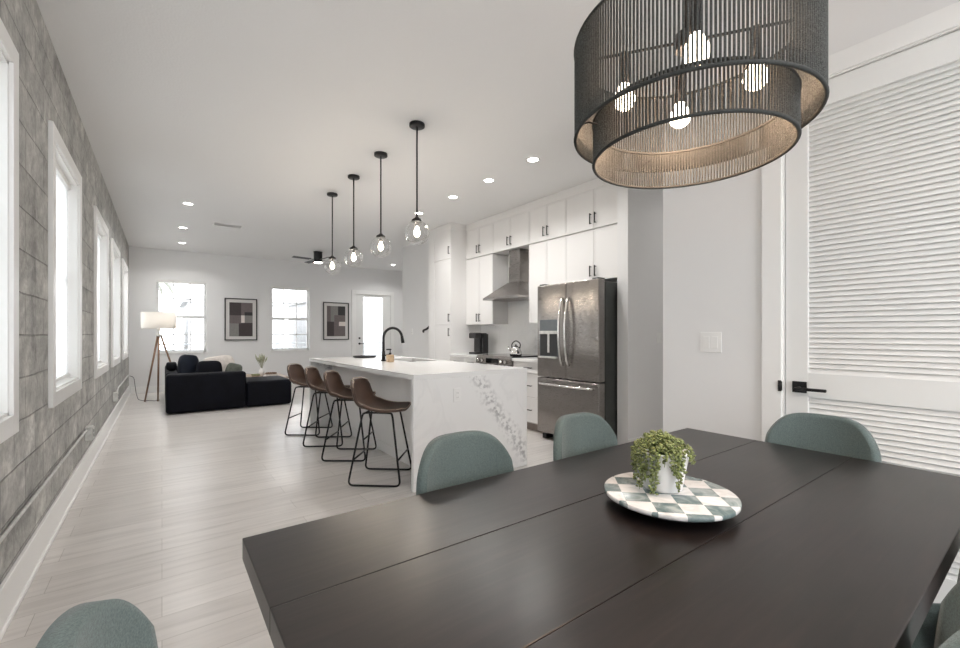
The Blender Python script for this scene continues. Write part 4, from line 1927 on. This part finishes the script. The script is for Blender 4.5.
# ---------------------------------------------------------------- sofa
def cushion(b, c, sx, sy, sz, rx=0, ry=0, rz=0, e=2.6, mi=0):
    m = Matrix.Translation(c) @ Matrix.Rotation(rz, 4, 'Z') @ Matrix.Rotation(ry, 4, 'Y') @ Matrix.Rotation(rx, 4, 'X')
    n, k = 24, 14
    rings = []

    def sg(v, p):
        return math.copysign(abs(v) ** p, v)
    for i in range(k + 1):
        ph = -PI / 2 + PI * i / k
        cz = math.sin(ph)
        rr = math.cos(ph)
        if i in (0, k):
            rings.append([b.verts.new(m @ Vector((0, 0, cz * sz)))])
            continue
        rings.append([b.verts.new(m @ Vector((sg(rr, .35) * sg(math.cos(t_), 2 / e * .6) * sx, sg(rr, .35) * sg(math.sin(t_), 2 / e * .6) * sy, sg(cz, .9) * sz))) for t_ in [2 * PI * q / n for q in range(n)]])
    for A, C in zip(rings, rings[1:]):
        for q in range(n):
            vs = []
            for v in (A[q % len(A)], A[(q + 1) % len(A)], C[(q + 1) % len(C)], C[q % len(C)]):
                if v not in vs:
                    vs.append(v)
            if len(vs) > 2:
                f = b.faces.new(vs)
                f.smooth = True
                f.material_index = mi


t = thing('sofa', 'black velvet sectional sofa with chaise in the living area', 'sofa', (.9, 8.9, 0))
sy = 8.06


def soft(name, x0, x1, y0, y1, z0, z1, bev, m, par=t):
    b = B()
    box(b, x0, x1, y0, y1, z0, z1, bev, seg=4)
    for f in b.faces:
        f.smooth = True
    return obj(name, b, m, par)


soft('arm', .045, 1.13, sy, sy + .26, .012, .615, .05, VELVET)
soft('base', .21, 1.10, sy + .262, 10.3, .03, .30, .03, VELVET)
soft('backrest', .045, .205, sy + .262, 10.55, .012, .63, .05, VELVET)
soft('arm', .207, 1.10, 10.31, 10.55, .012, .60, .05, VELVET)
soft('chaise', 1.132, 1.84, sy + .01, 8.98, .012, .44, .045, VELVET)
soft('seat_cushion', .21, 1.11, sy + .262, 9.24, .302, .47, .05, NAVY)
soft('seat_cushion', .21, 1.11, 9.26, 10.30, .302, .47, .05, NAVY)

pil = [('throw_pillow', 'dark navy velvet pillow standing highest at the left of the sofa', (.35, 8.60, .685), .15, .075, .205, NAVY, (math.radians(-10), math.radians(8), math.radians(24))),
       ('throw_pillow', 'black velvet pillow at the left corner of the sofa, lowest of the dark ones', (.125, 8.70, .705), .075, .12, .07, VELVET, (0, 0, 0)),
       ('throw_pillow', 'small black velvet pillow in front of the cream pillow on the sofa', (.63, 8.44, .635), .19, .06, .155, VELVET, (math.radians(-14), 0, 0)),
       ('throw_pillow', 'cream pillow in the middle of the black sofa', (.79, 8.68, .665), .25, .07, .19, CREAM, (math.radians(-16), math.radians(-8), math.radians(-8))),
       ('throw_pillow', 'grey green pillow nearest the chaise on the black sofa', (.985, 8.44, .60), .125, .07, .13, OLIVE, (math.radians(-14), math.radians(16), math.radians(-10)))]
for nm, lab, c, sx, sy_, sz, mt, (rx, ry, rz) in pil:
    b = B()
    cushion(b, c, sx, sy_, sz, rx, ry, rz)
    tag(obj(nm, b, mt), lab, 'pillow')

# coffee table
t = thing('coffee_table', 'low pale wood coffee table beyond the black sofa', 'coffee table', (1.65, 9.55, 0))
b = B()
box(b, 1.30, 2.02, 9.05, 10.15, .36, .395, .01)
obj('tabletop', b, PALEWOOD, t)
for x, y in ((1.36, 9.12), (1.96, 9.12), (1.36, 10.08), (1.96, 10.08)):
    b = B()
    box(b, x - .02, x + .02, y - .02, y + .02, 0, .359)
    obj('leg', b, BLACKM, t)
b = B()
box(b, 1.60, 1.84, 9.10, 9.36, .396, .422, .004)
tag(obj('book', b, POT), 'white book lying on the coffee table', 'book')
b = B()
box(b, 1.62, 1.83, 9.12, 9.35, .423, .445, .004)
tag(obj('book', b, CREAM), 'cream book on top of the white book on the coffee table', 'book')
t = thing('bead_garland', 'brown wooden bead garland on the coffee table books', 'decoration', (1.7, 9.2, .445))
b = B()
for k in range(16):
    a = 2 * PI * k / 16
    bmesh.ops.create_icosphere(b, subdivisions=2, radius=.019, matrix=Matrix.Translation((1.72 + .085 * math.cos(a), 9.23 + .075 * math.sin(a), .466)))
obj('beads', b, WALNUT, t)
b = B()
tube(b, [(1.72 + .085 * math.cos(2 * PI * k / 24), 9.23 + .075 * math.sin(2 * PI * k / 24), .466) for k in range(24)], .003, n=5, closed=True)
obj('string', b, CREAM, t)
t = thing('small_plant', 'little green succulent bowl on the left of the coffee table', 'plant', (1.45, 9.25, .395))
b = B()
lathe(b, [(0, .0005), (.05, .0005), (.085, .04), (.08, .042), (0, .03)], (1.45, 9.25, .396), 24)
obj('bowl', b, PALEWOOD, t)
b = B()
for k in range(60):
    a = rnd.uniform(0, 2 * PI)
    r = rnd.uniform(0, .06)
    leafball(b, Vector((1.45 + r * math.cos(a), 9.25 + r * math.sin(a), .428)), Vector((math.cos(a) * .6, math.sin(a) * .6, 1)), .04, .012)
obj('leaves', b, LEAF, t)
t = thing('flower_vase', 'vase of pale dried pampas stems on the coffee table', 'vase', (1.62, 9.60, .395))
vx, vy = 1.62, 9.62
b = B()
lathe(b, [(0, .0005), (.035, .0005), (.055, .05), (.05, .10), (.022, .14), (.024, .155), (.019, .155), (.017, .13), (0, .12)], (vx, vy, .396), 24)
obj('vase', b, POT, t)
b = B()
for k in range(13):
    a = 2 * PI * k / 13
    sprd = rnd.uniform(.04, .15)
    p0 = Vector((vx, vy, .53))
    p1 = Vector((vx + sprd * .5 * math.cos(a), vy + sprd * .5 * math.sin(a), .65))
    p2 = Vector((vx + sprd * math.cos(a), vy + sprd * math.sin(a), .80 + rnd.uniform(-.03, .05)))
    tube(b, [p0, p1, (p1 + p2) / 2, p2], [.002, .003, .019, .003], n=6)
obj('dried_stems', b, M('pampas', (.42, .43, .32), .9, noise=(60, .3)), t)

# ---------------------------------------------------------------- tripod floor lamp
lx, ly = -.045, 10.02
t = thing('floor_lamp', 'wooden tripod floor lamp with a white drum shade beside the block wall', 'lamp', (lx, ly, 0))
b = B()
lathe(b, [(.265, 1.335), (.268, 1.635), (.264, 1.635), (.261, 1.335), (.265, 1.335)], (lx, ly, 0), 48)
obj('lamp_shade', b, LSHADE, t)
b = B()
cyl(b, (lx, ly, 1.19), (lx, ly, 1.235), .045, .05, n=20)
cyl(b, (lx, ly, 1.235), (lx, ly, 1.36), .012, n=10)
lathe(b, [(.0, 1.29), (.022, 1.29), (.026, 1.31), (.02, 1.335), (0, 1.335)], (lx, ly, 0), 16)
for k in range(3):
    a = 2 * PI * k / 3
    tube(b, [(lx, ly, 1.345), (lx + .262 * math.cos(a), ly + .262 * math.sin(a), 1.345)], .003, n=5)
obj('socket_stem', b, GALV, t)
b = B()
lathe(b, [(0, 1.345), (.014, 1.36), (.03, 1.40), (.032, 1.43), (.02, 1.455), (0, 1.462)], (lx, ly, 0), 16)
obj('bulb', b, BULBW, t)
for fxx, fyy in ((-.25, 9.88), (-.06, 9.80), (.33, 10.12)):
    b = B()
    ux, uy = fxx - lx, fyy - ly
    top = (lx + ux * .08, ly + uy * .08, 1.20)
    tube(b, [top, (fxx, fyy, .006)], [.017, .013], n=8)
    obj('leg', b, WALNUT, t)
ld = bpy.data.lights.new('lamp_bulb_light', 'POINT')
ld.energy = 2.5
ld.color = (1, .88, .74)
ld.shadow_soft_size = .05
lo = bpy.data.objects.new('lamp_bulb_light', ld)
lo.location = (lx, ly, 1.50)
COL.objects.link(lo)
lo.parent = t
lo.matrix_parent_inverse = local(t).inverted()
b = B()
cpts = [(XL + .062, 7.86, .37), (XL + .10, 7.95, .30)]
cpts = [(XL + .03, 11.05, .40), (XL + .10, 10.95, .38), (-.40, 10.6, .10), (-.36, 10.3, .008), (-.30, 10.1, .008), (-.16, 9.98, .008), (-.10, 9.90, .008), (-.02, 9.96, .008), (-.08, 10.04, .008)]
tube(b, cpts, .005, n=6, smooth_corner=.08)
tag(obj('power_cord', b, BLACKP), 'thin dark power cord trailing from the block wall to the floor lamp', 'cord')
